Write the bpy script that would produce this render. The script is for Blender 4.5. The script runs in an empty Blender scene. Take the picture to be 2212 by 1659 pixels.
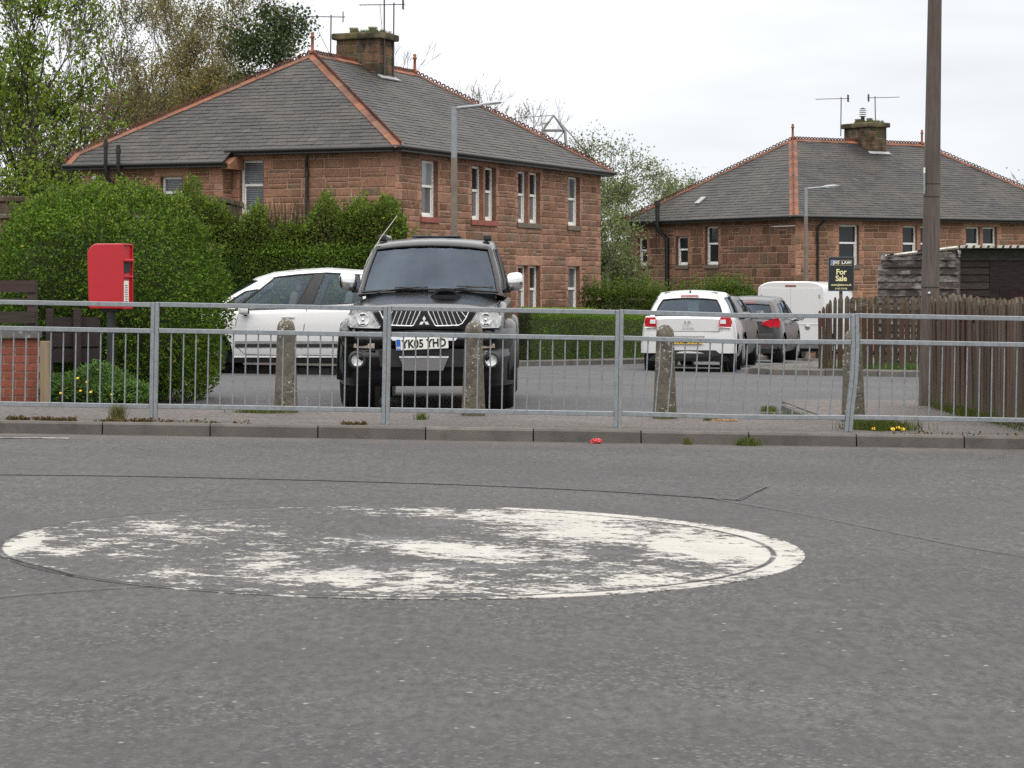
import bpy, bmesh, math, random
import numpy as np
from mathutils import Vector, Matrix
S = bpy.context.scene
COL = S.collection
R = math.radians
rnd = random.Random(7)
# ------------------------------------------------------------------ camera
CAMH = 1.36
cam_d = bpy.data.cameras.new('camera'); cam = bpy.data.objects.new('camera', cam_d); COL.objects.link(cam)
cam.location = (0, 0, CAMH); cam.rotation_euler = (R(90), 0, 0)
cam_d.sensor_width = 36; cam_d.lens = 81.05; cam_d.shift_y = -0.1016
cam_d.clip_start = 0.1; cam_d.clip_end = 2000
S.camera = cam
# ------------------------------------------------------------------ sky, sun, exposure
S.view_settings.view_transform = 'Standard'; S.view_settings.look = 'None'
S.cycles.use_denoising = False
S.view_settings.exposure = 0.0; S.view_settings.gamma = 1.0
SUN_EL, SUN_AZ = R(52), R(150)          # azimuth clockwise from +Y: behind the camera on the right
w = bpy.data.worlds.new('World'); S.world = w; w.use_nodes = True
nt = w.node_tree; nt.nodes.clear()
def wn(t): return nt.nodes.new(t)
wl = nt.links.new
out = wn('ShaderNodeOutputWorld'); bg = wn('ShaderNodeBackground'); bg.inputs['Strength'].default_value = 0.1
sky = wn('ShaderNodeTexSky'); sky.sky_type = 'NISHITA'; sky.sun_disc = False
sky.sun_elevation = SUN_EL; sky.sun_rotation = SUN_AZ
tc = wn('ShaderNodeTexCoord'); sep = wn('ShaderNodeSeparateXYZ'); wl(tc.outputs['Generated'], sep.inputs[0])
el = wn('ShaderNodeMapRange'); el.inputs['From Min'].default_value = 0.0; el.inputs['From Max'].default_value = 0.9
wl(sep.outputs['Z'], el.inputs['Value'])
cr = wn('ShaderNodeValToRGB'); wl(el.outputs[0], cr.inputs[0])
cr.color_ramp.elements[0].position = 0.0; cr.color_ramp.elements[0].color = (.53, .55, .585, 1)
cr.color_ramp.elements[1].position = 1.0; cr.color_ramp.elements[1].color = (1.6, 1.57, 1.54, 1)
e = cr.color_ramp.elements.new(0.16); e.color = (.59, .602, .62, 1)
mp = wn('ShaderNodeMapping'); mp.inputs['Scale'].default_value = (2.2, 2.2, 9.0); wl(tc.outputs['Generated'], mp.inputs[0])
nz = wn('ShaderNodeTexNoise'); nz.inputs['Scale'].default_value = 1.6; nz.inputs['Detail'].default_value = 5
nz.inputs['Roughness'].default_value = .5; wl(mp.outputs[0], nz.inputs['Vector'])
br = wn('ShaderNodeMapRange'); br.inputs['From Min'].default_value = .35; br.inputs['From Max'].default_value = .7
br.inputs['To Min'].default_value = .84; br.inputs['To Max'].default_value = 1.16; wl(nz.outputs['Fac'], br.inputs['Value'])
lf = wn('ShaderNodeMapRange'); lf.inputs['From Min'].default_value = -.25; lf.inputs['From Max'].default_value = .25
lf.inputs['To Min'].default_value = 1.22; lf.inputs['To Max'].default_value = 1.0; wl(sep.outputs['X'], lf.inputs['Value'])
m1 = wn('ShaderNodeMath'); m1.operation = 'MULTIPLY'; wl(br.outputs[0], m1.inputs[0]); wl(lf.outputs[0], m1.inputs[1])
m2 = wn('ShaderNodeMath'); m2.operation = 'MULTIPLY'; wl(m1.outputs[0], m2.inputs[0]); m2.inputs[1].default_value = 16.5
vm = wn('ShaderNodeVectorMath'); vm.operation = 'SCALE'; wl(cr.outputs[0], vm.inputs[0]); wl(m2.outputs[0], vm.inputs['Scale'])
mx = wn('ShaderNodeMix'); mx.data_type = 'RGBA'; mx.inputs['Factor'].default_value = .93
wl(sky.outputs[0], mx.inputs['A']); wl(vm.outputs[0], mx.inputs['B'])
wl(mx.outputs['Result'], bg.inputs['Color']); wl(bg.outputs[0], out.inputs[0])
sun_d = bpy.data.lights.new('sun', 'SUN'); sun_d.energy = 1.0; sun_d.angle = R(14); sun_d.color = (1, .95, .88)
sun = bpy.data.objects.new('sun', sun_d); COL.objects.link(sun)
sv = Vector((math.sin(SUN_AZ)*math.cos(SUN_EL), math.cos(SUN_AZ)*math.cos(SUN_EL), math.sin(SUN_EL)))
sun.rotation_euler = sv.to_track_quat('Z', 'Y').to_euler()

# ------------------------------------------------------------------ helpers
def srgb(r, g, b):
    return tuple(((c/255)/12.92 if c/255 <= .04045 else ((c/255+.055)/1.055)**2.4) for c in (r, g, b)) + (1,)
class NB:
    """a procedural material"""
    def __init__(s, name, rough=.7, metal=0.0, spec=.5):
        s.mat = bpy.data.materials.new(name); s.mat.use_nodes = True
        s.t = s.mat.node_tree; s.b = s.t.nodes['Principled BSDF']; s.o = s.t.nodes['Material Output']
        s.b.inputs['Roughness'].default_value = rough; s.b.inputs['Metallic'].default_value = metal
        s.b.inputs['Specular IOR Level'].default_value = spec
        s.tc = s.t.nodes.new('ShaderNodeTexCoord')
    def nd(s, typ, attrs=None, **ins):
        n = s.t.nodes.new('ShaderNode'+typ)
        for k, v in (attrs or {}).items(): setattr(n, k, v)
        for k, v in ins.items():
            key = int(k[1:]) if k[0] == 'i' and k[1:].isdigit() else k.replace('_', ' ')
            s.put(n.inputs[key], v)
        return n
    def put(s, sock, v):
        if isinstance(v, bpy.types.NodeSocket): s.t.links.new(v, sock)
        else: sock.default_value = v
    def math(s, op, a, b=0.0, c=None, clamp=False):
        n = s.nd('Math', {'operation': op, 'use_clamp': clamp}, i0=a, i1=b)
        if c is not None: s.put(n.inputs[2], c)
        return n.outputs[0]
    def vec(s, scale=(1, 1, 1), loc=(0, 0, 0), rot=(0, 0, 0), src='Object'):
        return s.nd('Mapping', None, Vector=s.tc.outputs[src], Scale=scale, Location=loc, Rotation=rot).outputs[0]
    def noise(s, scale, detail=3, rough=.5, vec=None, out='Fac'):
        return s.nd('TexNoise', None, Vector=vec or s.tc.outputs['Object'], Scale=scale, Detail=detail, Roughness=rough).outputs[out]
    def vor(s, scale, vec=None, out='Distance', feature='F1', rand=1.0):
        return s.nd('TexVoronoi', {'feature': feature}, Vector=vec or s.tc.outputs['Object'], Scale=scale, Randomness=rand).outputs[out]
    def mr(s, v, a, b, c=0.0, d=1.0):
        return s.nd('MapRange', None, Value=v, From_Min=a, From_Max=b, To_Min=c, To_Max=d).outputs[0]
    def mix(s, f, a, b, blend='MIX'):
        n = s.t.nodes.new('ShaderNodeMix'); n.data_type = 'RGBA'; n.blend_type = blend
        s.put(n.inputs['Factor'], f); s.put(n.inputs['A'], a); s.put(n.inputs['B'], b); return n.outputs['Result']
    def scale(s, col, f):
        n = s.t.nodes.new('ShaderNodeVectorMath'); n.operation = 'SCALE'
        s.put(n.inputs[0], col); s.put(n.inputs['Scale'], f); return n.outputs[0]
    def attr(s, name='Col'):
        return s.nd('Attribute', {'attribute_name': name}).outputs['Color']
    def base(s, v): s.put(s.b.inputs['Base Color'], v)
    def rough(s, v): s.put(s.b.inputs['Roughness'], v)
    def bump(s, h, strength=.4, dist=.01):
        n = s.nd('Bump', None, Height=h, Strength=strength, Distance=dist); s.t.links.new(n.outputs[0], s.b.inputs['Normal'])
MATS = {}
def vmat(name, col=None, rough=.7, metal=0.0, var=.2, scale=6, bump=0.0, bscale=60, spec=.5, attr=False, coat=0.0, stain=None, stscale=3, stlo=.55, sthi=.7, stretch=(1, 1, 1)):
    if name in MATS: return MATS[name]
    n = NB(name, rough, metal, spec)
    v = n.vec(stretch)
    c = n.attr() if attr else n.nd('RGB').outputs[0]
    if not attr: c.default_value = col
    f = n.mr(n.noise(scale, 4, .6, v), .25, .75, 1-var, 1+var)
    c = n.scale(c, f)
    if stain is not None:
        c = n.mix(n.mr(n.noise(stscale, 6, .65, v), stlo, sthi), c, stain)
    n.base(c)
    n.rough(n.mr(n.noise(scale*2.3, 2, .5, v), .3, .7, max(0, rough-.06), min(1, rough+.06)))
    if bump: n.bump(n.noise(bscale, 3, .6, v), bump, .01)
    if coat: n.b.inputs['Coat Weight'].default_value = coat; n.b.inputs['Coat Roughness'].default_value = .04
    MATS[name] = n.mat
    return n.mat
class MB:
    """collects faces into one mesh"""
    def __init__(s): s.v = []; s.f = []; s.m = []; s.c = []; s.s = []; s.hascol = False
    def add(s, vs, fs, mi=0, col=None, smooth=False):
        o = len(s.v); s.v.extend(tuple(p) for p in vs)
        for f in fs:
            s.f.append(tuple(o+i for i in f)); s.m.append(mi); s.c.append(col); s.s.append(smooth)
        if col is not None: s.hascol = True
    def quad(s, a, b, c, d, mi=0, col=None, smooth=False): s.add((a, b, c, d), ((0, 1, 2, 3),), mi, col, smooth)
    def box(s, c, d, mi=0, col=None, rot=None, top=1.0):
        x, y, z = d[0]/2, d[1]/2, d[2]/2
        vs = [Vector((sx*x*(top if sz > 0 else 1), sy*y*(top if sz > 0 else 1), sz*z)) for sz in (-1, 1) for sy in (-1, 1) for sx in (-1, 1)]
        if rot is not None: vs = [rot @ v for v in vs]
        c = Vector(c); vs = [v+c for v in vs]
        s.add(vs, ((0, 2, 3, 1), (4, 5, 7, 6), (0, 1, 5, 4), (2, 6, 7, 3), (0, 4, 6, 2), (1, 3, 7, 5)), mi, col)
    def cbox(s, c, d, r=.01, mi=0, col=None, rot=None):
        """box with chamfered edges on its three directions"""
        b = bmesh.new(); bmesh.ops.create_cube(b, size=1)
        for v in b.verts: v.co = Vector((v.co.x*d[0], v.co.y*d[1], v.co.z*d[2]))
        r = min(r, min(d)*.45)
        bmesh.ops.bevel(b, geom=b.edges[:], offset=r, segments=2, affect='EDGES', profile=.6)
        if rot is not None: bmesh.ops.transform(b, matrix=rot.to_4x4(), verts=b.verts)
        c = Vector(c); b.verts.index_update()
        s.add([v.co+c for v in b.verts], [[v.index for v in f.verts] for f in b.faces], mi, col)
        b.free()
    def tube(s, pts, rad, n=8, mi=0, col=None, cap=True, smooth=True):
        pts = [Vector(p) for p in pts]; rads = rad if isinstance(rad, (list, tuple)) else [rad]*len(pts)
        vs = []; up = None
        for i, p in enumerate(pts):
            d = (pts[min(i+1, len(pts)-1)]-pts[max(i-1, 0)]).normalized()
            if up is None: up = Vector((0, 0, 1)) if abs(d.z) < .9 else Vector((1, 0, 0))
            a = d.cross(up)
            if a.length < 1e-6: a = d.cross(Vector((0, 1, 0)))
            a.normalize(); b = a.cross(d).normalized(); up = b
            for k in range(n):
                t = 2*math.pi*k/n; vs.append(p+(a*math.cos(t)+b*math.sin(t))*rads[i])
        fs = [(i*n+k, i*n+(k+1) % n, (i+1)*n+(k+1) % n, (i+1)*n+k) for i in range(len(pts)-1) for k in range(n)]
        s.add(vs, fs, mi, col, smooth)
        if cap: s.add(vs[:n], (tuple(range(n-1, -1, -1)),), mi, col); s.add(vs[-n:], (tuple(range(n)),), mi, col)
    def lathe(s, prof, c=(0, 0, 0), n=24, axis='z', mi=0, col=None, smooth=True, ang=2*math.pi):
        c = Vector(c); vs = []; full = abs(ang-2*math.pi) < 1e-6
        for (r, h) in prof:
            for k in range(n if full else n+1):
                t = ang*k/n
                p = (r*math.cos(t), r*math.sin(t), h)
                if axis == 'y': p = (p[0], p[2], p[1])
                if axis == 'x': p = (p[2], p[0], p[1])
                vs.append(c+Vector(p))
        m = n if full else n+1
        fs = [(i*m+k, i*m+(k+1) % m, (i+1)*m+(k+1) % m, (i+1)*m+k) for i in range(len(prof)-1) for k in range(n)]
        s.add(vs, fs, mi, col, smooth)
    def prism(s, poly, h0, h1, f, mi=0, col=None):
        """poly of (a,b); f(a,b,h) -> point; closed solid"""
        n = len(poly); vs = [f(a, b, h0) for a, b in poly]+[f(a, b, h1) for a, b in poly]
        fs = [tuple(range(n-1, -1, -1)), tuple(range(n, 2*n))]+[(i, (i+1) % n, n+(i+1) % n, n+i) for i in range(n)]
        s.add(vs, fs, mi, col)
    def grid(s, fn, us, vs, mi=0, col=None, smooth=True, skip=None):
        P = [fn(u, v) for v in vs for u in us]; n = len(us)
        fs = [(j*n+i, j*n+i+1, (j+1)*n+i+1, (j+1)*n+i) for j in range(len(vs)-1) for i in range(n-1)
              if not (skip and skip((us[i]+us[i+1])/2, (vs[j]+vs[j+1])/2))]
        s.add(P, fs, mi, col, smooth)
    def text(s, txt, size, f, ext=.002, off=0.0, mi=0, col=None, align='CENTER', spacing=1.0):
        cu = bpy.data.curves.new('lettering', 'FONT'); cu.body = txt; cu.size = size; cu.extrude = ext; cu.offset = off
        cu.align_x = align; cu.align_y = 'CENTER'; cu.space_character = spacing; cu.resolution_u = 3
        o = bpy.data.objects.new('lettering', cu); COL.objects.link(o)
        dg = bpy.context.evaluated_depsgraph_get(); me = o.evaluated_get(dg).to_mesh()
        s.add([f(v.co.x, v.co.y, v.co.z) for v in me.vertices], [tuple(p.vertices) for p in me.polygons], mi, col)
        o.evaluated_get(dg).to_mesh_clear(); bpy.data.objects.remove(o); bpy.data.curves.remove(cu)
    def build(s, name, mats, parent=None, merge=0.0, bevel=0.0, subsurf=0, normals=True):
        me = bpy.data.meshes.new(name); me.from_pydata(s.v, [], s.f)
        me.polygons.foreach_set('material_index', s.m); me.polygons.foreach_set('use_smooth', s.s)
        if s.hascol:
            at = me.color_attributes.new('Col', 'FLOAT_COLOR', 'CORNER')
            buf = []
            for p, c in zip(me.polygons, s.c): buf.extend(tuple(c or (1, 1, 1, 1))*p.loop_total)
            at.data.foreach_set('color', buf)
        for m in (mats if isinstance(mats, (list, tuple)) else [mats]): me.materials.append(m)
        if merge or normals:
            b = bmesh.new(); b.from_mesh(me)
            if merge: bmesh.ops.remove_doubles(b, verts=b.verts, dist=merge)
            if normals: bmesh.ops.recalc_face_normals(b, faces=b.faces)
            b.to_mesh(me); b.free()
        me.update()
        return link(name, me, parent, bevel, subsurf)
def link(name, me, parent=None, bevel=0.0, subsurf=0):
    o = bpy.data.objects.new(name, me); COL.objects.link(o)
    if parent is not None: o.parent = parent
    if subsurf:
        m = o.modifiers.new('subsurf', 'SUBSURF'); m.levels = subsurf; m.render_levels = subsurf
    if bevel:
        m = o.modifiers.new('bevel', 'BEVEL'); m.width = bevel; m.segments = 2; m.limit_method = 'ANGLE'; m.angle_limit = R(35)
    return o
def tag(o, label=None, cat=None, group=None, kind=None):
    if label: o['label'] = label
    if cat: o['category'] = cat
    if group: o['group'] = group
    if kind: o['kind'] = kind
    return o
def thing(name, loc, label, cat, rz=0.0, group=None, ry=0.0):
    o = bpy.data.objects.new(name, None); COL.objects.link(o); o.empty_display_size = .2
    o.location = loc; o.rotation_euler = (0, ry, rz)
    return tag(o, label, cat, group)
def kids(o): return [c for c in bpy.data.objects if c.parent == o]
def copy_tree(o, parent=None):
    c = o.copy(); COL.objects.link(c)
    if parent is not None: c.parent = parent
    for ch in kids(o): copy_tree(ch, c)
    return c
# measured camera: picture units (2212 wide) at a given distance -> metres
def PX(u, d): return (u-1106)*d/4980.3
def PZ(v, d): return CAMH-(v-604.85)*d/4980.3
YS = [-40, 22.4, 30, 42, 55, 68, 90, 140, 420]
DS = [0, 0, -.05, -.245, -.53, -.86, -1.5, -2.2, -3.5]
def G(x, y): return -.016*x+float(np.interp(y, YS, DS))

# ------------------------------------------------------------------ ground materials
def asphalt_nodes(n, tint=(.062, .0595, .059, 1), sc=42, chips=1.0):
    v0 = n.vec((1, 1, 1), (.3, .7, 0), (0, 0, .6)); wrp = n.nd('VectorMath', {'operation': 'SCALE'}, i0=n.noise(19, 2, .5, v0, 'Color')); wrp.inputs['Scale'].default_value = .03
    v = n.nd('VectorMath', {'operation': 'ADD'}, i0=v0, i1=wrp.outputs[0]).outputs[0]
    c1 = n.vor(sc, v, 'Color'); sepd = n.nd('SeparateColor', None, Color=n.vor(sc*1.43, v, 'Color')); ins2 = n.mr(n.vor(sc*1.43, v, 'Distance'), .3, .55, 1, 0); sepc = n.nd('SeparateColor', None, Color=c1)
    big = n.mr(n.noise(.5, 4, .55, v), .3, .7, .86, 1.12)
    mid = n.mr(n.noise(3.0, 4, .6, v), .3, .7, .93, 1.07)
    fine = n.mr(n.noise(160, 2, .6, v), .25, .75, .72, 1.28)
    col = n.scale(n.scale(n.scale(n.nd('RGB').outputs[0], big), mid), fine)
    n.t.nodes[-1]
    for nd in n.t.nodes:
        if nd.bl_idname == 'ShaderNodeRGB': nd.outputs[0].default_value = tint
    dist = n.vor(sc, v, 'Distance')
    inside = n.mr(dist, .32, .5, 1, 0)
    patchy = n.mr(n.noise(1.1, 3, .6, v), .42, .62, .15, 1)
    light = n.math('MULTIPLY', n.math('MULTIPLY', n.math('GREATER_THAN', sepc.outputs[0], .62), inside), n.math('MULTIPLY', patchy, .62*chips))
    dark = n.math('MULTIPLY', n.math('MULTIPLY', n.math('LESS_THAN', sepd.outputs[0], .3), ins2), n.math('MULTIPLY', patchy, .62*chips))
    col = n.scale(col, n.mr(n.noise(26, 3, .65, n.vec((1, .4, 1))), .3, .7, .68, 1.32)); col = n.mix(light, col, (.15, .154, .147, 1)); col = n.mix(dark, col, (.022, .023, .025, 1))
    rare = n.math('MULTIPLY', n.math('GREATER_THAN', sepc.outputs[1], .994), inside)
    col = n.mix(n.math('MULTIPLY', rare, .8*chips), col, (.26, .25, .23, 1))
    h = n.math('ADD', n.math('MULTIPLY', inside, .6), n.noise(140, 2, .6, v))
    return col, h
nb = NB('asphalt', .85, 0, .3)
col, h = asphalt_nodes(nb)
sx = nb.nd('SeparateXYZ', None, Vector=nb.tc.outputs['Object'])
dusty = nb.math('MULTIPLY', nb.mr(sx.outputs['Y'], 18.7, 19.35, 0, 1), nb.mr(nb.noise(2.5, 4, .6), .3, .7, .2, 1))
far = nb.mr(sx.outputs['Y'], 14, 18, 0, .35)
col = nb.mix(nb.math('MULTIPLY', dusty, .6), col, (.14, .122, .108, 1))
wob = nb.math('ADD', sx.outputs['Y'], nb.math('MULTIPLY', nb.noise(.35, 2, .5), .5))
col = nb.mix(nb.mr(nb.noise(.22, 5, .55, nb.vec((1, 2.6, 1))), .45, .7, 0, .5), col, (.05, .0485, .049, 1))
nb.base(col); nb.bump(h, .5, .006); M_ASPH = nb.mat
nb = NB('patched asphalt', .85, 0, .3)
col, h = asphalt_nodes(nb, (.058, .0555, .0555, 1), 52, .8); nb.base(col); nb.bump(h, .4, .005); M_PATCH = nb.mat
nb = NB('tar seam', .55, 0, .4); nb.base(nb.scale((.05, .048, .048), nb.mr(nb.noise(9, 3, .6), .3, .7, .6, 1.5))); M_TAR = nb.mat
nb = NB('side street asphalt', .85, 0, .3)
col, h = asphalt_nodes(nb, (.075, .073, .076, 1), 40, .5)
col = nb.mix(nb.mr(nb.noise(.3, 5, .6), .48, .7, 0, .5), col, (.052, .052, .055, 1))
col = nb.mix(nb.mr(nb.noise(1.7, 5, .6), .55, .75, 0, .35), col, (.11, .105, .098, 1)); nb.base(col); nb.bump(h, .4, .006); M_SIDE = nb.mat
nb = NB('footway asphalt', .88, 0, .25)
col, h = asphalt_nodes(nb, (.112, .099, .093, 1), 60, .9)
col = nb.mix(nb.mr(nb.noise(1.2, 5, .6), .5, .75, 0, .5), col, (.08, .075, .072, 1)); nb.base(col); nb.bump(h, .5, .006); M_FOOT = nb.mat
M_KERB = vmat('weathered kerb concrete', (.135, .118, .1, 1), .9, var=.25, scale=5, bump=.6, bscale=90, stain=(.06, .055, .046, 1), stscale=4, stlo=.5, sthi=.72)
M_SOIL = vmat('garden soil and short grass', (.045, .06, .02, 1), .95, var=.4, scale=3, bump=.6, bscale=30, stain=(.06, .045, .03, 1))
# worn roundabout paint
nb = NB('worn roundabout paint', .8, 0, .3)
col, h = asphalt_nodes(nb)
o = nb.tc.outputs['Object']; sx = nb.nd('SeparateXYZ', None, Vector=o)
X, Y = sx.outputs['X'], sx.outputs['Y']
r = nb.math('SQRT', nb.math('ADD', nb.math('MULTIPLY', X, X), nb.math('MULTIPLY', Y, Y)))
Xs = nb.math('ADD', X, .07); Ys = nb.math('ADD', Y, .02)
rs = nb.math('SQRT', nb.math('ADD', nb.math('MULTIPLY', Xs, Xs), nb.math('MULTIPLY', Ys, Ys)))
n1 = nb.noise(1.25, 3, .5, nb.vec((1.0, .9, 1), (3.1, 1.7, 0))); n2 = nb.noise(42, 3, .65, nb.vec((.7, 1, 1))); n3 = nb.noise(9, 5, .68, nb.vec((.7, 1, 1)))
# where the paint survives, and where wheels have scrubbed it away: patches read off the photograph, laid on the road plane
def G0(x): return -.016*x
def on_disc(cx, cy): # a point of the disc at a position in an enlargement of the photograph
    u, v_ = cx*.801, 1036.9+cy*.801; d = CAMH*4980.3/(v_-604.85)
    for _ in range(6): d = (CAMH-G0((u-1106)*d/4980.3))*4980.3/(v_-604.85)
    return (u-1106)*d/4980.3+.553, d-11.78
def patches(lst):
    tot = None
    for (cx, cy, wx, wy, k) in lst:
        x0, y0 = on_disc(cx, cy); sx_ = abs(on_disc(cx+wx, cy)[0]-on_disc(cx-wx, cy)[0])/2; sy_ = abs(on_disc(cx, cy+wy)[1]-on_disc(cx, cy-wy)[1])/2
        dx = nb.math('MULTIPLY', nb.math('SUBTRACT', X, x0), 1/sx_); dy = nb.math('MULTIPLY', nb.math('SUBTRACT', Y, y0), 1/sy_)
        g_ = nb.math('POWER', 2.718, nb.math('MULTIPLY', nb.math('ADD', nb.math('MULTIPLY', dx, dx), nb.math('MULTIPLY', dy, dy)), -.8))
        g_ = nb.math('MULTIPLY', g_, k); tot = g_ if tot is None else nb.math('ADD', tot, g_)
    return tot
dens = patches([(50, 180, 42, 34, .3), (190, 190, 110, 13, .13), (480, 138, 170, 26, .11), (740, 203, 90, 16, .14), (700, 232, 40, 10, .14), (440, 255, 80, 20, .16), (800, 262, 120, 14, .18), (960, 265, 66, 22, .18), (1130, 262, 58, 22, .18), (1080, 297, 90, 14, .13), (1250, 285, 60, 18, .1),
    (1150, 178, 150, 15, .2), (1300, 98, 260, 18, .15), (1620, 102, 200, 16, .13), (1590, 142, 150, 26, .22), (1350, 205, 200, 20, .18), (1900, 185, 150, 42, .24), (1700, 268, 200, 22, .16), (1480, 303, 150, 14, .17), (2050, 200, 60, 50, .13),
    (1000, 118, 190, 22, -.16), (1660, 195, 70, 18, -.14), (290, 245, 150, 32, -.1), (950, 215, 150, 12, -.1), (1600, 268, 50, 12, -.16), (1850, 235, 60, 14, -.12), (620, 85, 300, 14, -.06)])
ringr = nb.math('MAXIMUM', nb.mr(X, -1.0, -.9, 0, 1), 0.0); side_ = nb.math('MAXIMUM', nb.mr(Y, -.05, .05, 1, 0), nb.mr(X, .35, .5, 0, 1))
outer = nb.math('MULTIPLY', nb.mr(rs, 1.962, 1.972, 0, 1), nb.mr(nb.math('MULTIPLY', ringr, side_), 0, 1, -.4, .08))
inner = nb.math('MULTIPLY', nb.mr(r, 1.7, 1.9, 0, .02), nb.mr(X, .6, 1.2, 0, 1))
s = nb.math('ADD', nb.math('MULTIPLY', n1, .2), nb.math('MULTIPLY', n2, .62)); s = nb.math('ADD', s, nb.math('MULTIPLY', n3, .83))
s = nb.math('ADD', nb.math('ADD', s, dens), nb.math('ADD', outer, inner))
mask = nb.mr(s, .905, .96)
seam = nb.math('MULTIPLY', nb.mr(nb.math('ABSOLUTE', nb.math('SUBTRACT', rs, 1.945)), .010, .02, 1, 0), nb.mr(nb.noise(4, 3, .6), .32, .45, .25, 1))
smear = nb.math('MULTIPLY', patches([(1350, 236, 380, 6, 1.1), (1050, 161, 120, 7, .9), (880, 248, 160, 7, .7), (1550, 196, 150, 6, .5), (1180, 118, 60, 10, .5)]), nb.mr(nb.noise(5, 4, .6), .3, .6, .45, 1), None, True)
white = nb.scale((.365, .348, .315), nb.mr(nb.noise(3, 5, .6), .3, .7, .86, 1.08))
white = nb.mix(smear, white, (.23, .235, .245, 1))
col2 = nb.mix(mask, nb.mix(nb.math('MULTIPLY', smear, .35), col, (.17, .172, .18, 1)), white); col2 = nb.mix(seam, col2, (.03, .03, .032, 1))
nb.base(col2); nb.rough(nb.mr(mask, 0, 1, .85, .6))
nb.bump(nb.math('ADD', nb.math('MULTIPLY', h, nb.mr(mask, 0, 1, 1, .35)), mask), .45, .006); M_PAINT = nb.mat

# ------------------------------------------------------------------ ground sheets
def sheet(name, poly, dz, mat, side=0.0, origin=(0, 0)):
    """a polygon in plan laid on the land; side>0 gives it a vertical edge that deep"""
    b = bmesh.new(); ox, oy = origin
    vs = [b.verts.new((x, y, 0)) for x, y in poly]; b.faces.new(vs)
    for yy in YS[1:-1]:
        g = b.verts[:]+b.edges[:]+b.faces[:]
        bmesh.ops.bisect_plane(b, geom=g, plane_co=(0, yy, 0), plane_no=(0, 1, 0))
    bmesh.ops.triangulate(b, faces=b.faces)
    if side:
        ed = [e_ for e_ in b.edges if len(e_.link_faces) == 1]
        ex = bmesh.ops.extrude_edge_only(b, edges=ed)
        low = {v for v in ex['geom'] if isinstance(v, bmesh.types.BMVert)}
    else: low = set()
    for v in b.verts:
        v.co.z = G(v.co.x, v.co.y)+dz-(side if v in low else 0)
        v.co.x -= ox; v.co.y -= oy
    bmesh.ops.recalc_face_normals(b, faces=b.faces)
    me = bpy.data.meshes.new(name); b.to_mesh(me); b.free(); me.materials.append(mat)
    ob = link(name, me); ob.location = (ox, oy, 0)
    return tag(ob, kind='structure')
sheet('ground', [(-180, -20), (180, -20), (300, 420), (-300, 420)], -.06, M_SOIL)
sheet('road', [(-60, -12), (60, -12), (60, 19.45), (-60, 19.45)], 0, M_ASPH)
cxr, cyr, RR = -.553, 11.78, 2.035
sheet('side_street', [(-40, 22.25), (9, 22.25), (30, 26.5), (30, 41), (13, 76), (8, 100), (-2, 100), (0, 60), (-6, 38), (-40, 38)], .0, M_SIDE)
def circ(cx, cy, r, n=96, a0=0, a1=2*math.pi): return [(cx+r*math.cos(a0+(a1-a0)*k/n), cy+r*math.sin(a0+(a1-a0)*k/n)) for k in range(n)]
sheet('roundabout_marking', circ(cxr, cyr, RR), .0035, M_PAINT, .006, (cxr, cyr))
def strip(pts, wd):
    pts = [Vector(p) for p in pts]; L = []; Rr = []
    for i, p in enumerate(pts):
        d = (pts[min(i+1, len(pts)-1)]-pts[max(i-1, 0)]).normalized(); nn = Vector((-d.y, d.x))
        L.append(p+nn*wd*.5*(.6+.8*rnd.random())); Rr.append(p-nn*wd*.5*(.6+.8*rnd.random()))
    return [tuple(p) for p in L+Rr[::-1]]
def gp(u, v): # point of the main road seen at a picture position
    d = CAMH*4980.3/(v-604.85)
    for _ in range(6): d = (CAMH-G(PX(u, d), d))*4980.3/(v-604.85)
    return (PX(u, d), d)
def curve(uv, n=10):
    P = [Vector(gp(*q)) for q in uv]; o_ = []
    for i in range(len(P)-1):
        a, b_, c, d = P[max(i-1, 0)], P[i], P[i+1], P[min(i+2, len(P)-1)]
        for k in range(n):
            t = k/n
            o_.append(.5*((2*b_)+(c-a)*t+(2*a-5*b_+4*c-d)*t*t+(3*b_-a-3*c+d)*t**3))
    o_.append(P[-1]); return [tuple(p) for p in o_]
up = curve([(-200, 1025), (300, 1030), (900, 1045), (1300, 1062), (1600, 1082)])
lo = curve([(-200, 1003), (300, 1003), (900, 1010), (1400, 1032), (1657, 1053)])
sheet('road_patch', up+lo[::-1], .004, M_PATCH)
sheet('road_seam', strip(curve([(-200, 1026), (300, 1031), (900, 1046), (1300, 1063), (1600, 1083)]), .008), .0075, M_TAR)
sheet('road_seam', strip(curve([(1590, 1081), (1657, 1053)]), .01), .0078, M_TAR)
sheet('road_seam', strip(curve([(1500, 1072), (1720, 1110), (1900, 1146), (2060, 1178), (2260, 1212)]), .01), .0081, M_TAR)
sheet('road_seam', strip(curve([(-120, 1310), (0, 1292), (150, 1279), (330, 1268)]), .01), .0078, M_TAR)
sheet('road_seam', strip(curve([(-60, 1190), (10, 1206), (90, 1226), (160, 1246)]), .014), .014, M_TAR)
sheet('edge_marking', strip(curve([(-100, 947), (40, 947), (150, 948)]), .07), .006, vmat('worn white road paint', (.4, .38, .35, 1), .8, var=.3, scale=8, stain=(.1, .095, .09, 1), stscale=9, stlo=.45, sthi=.6))
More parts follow.
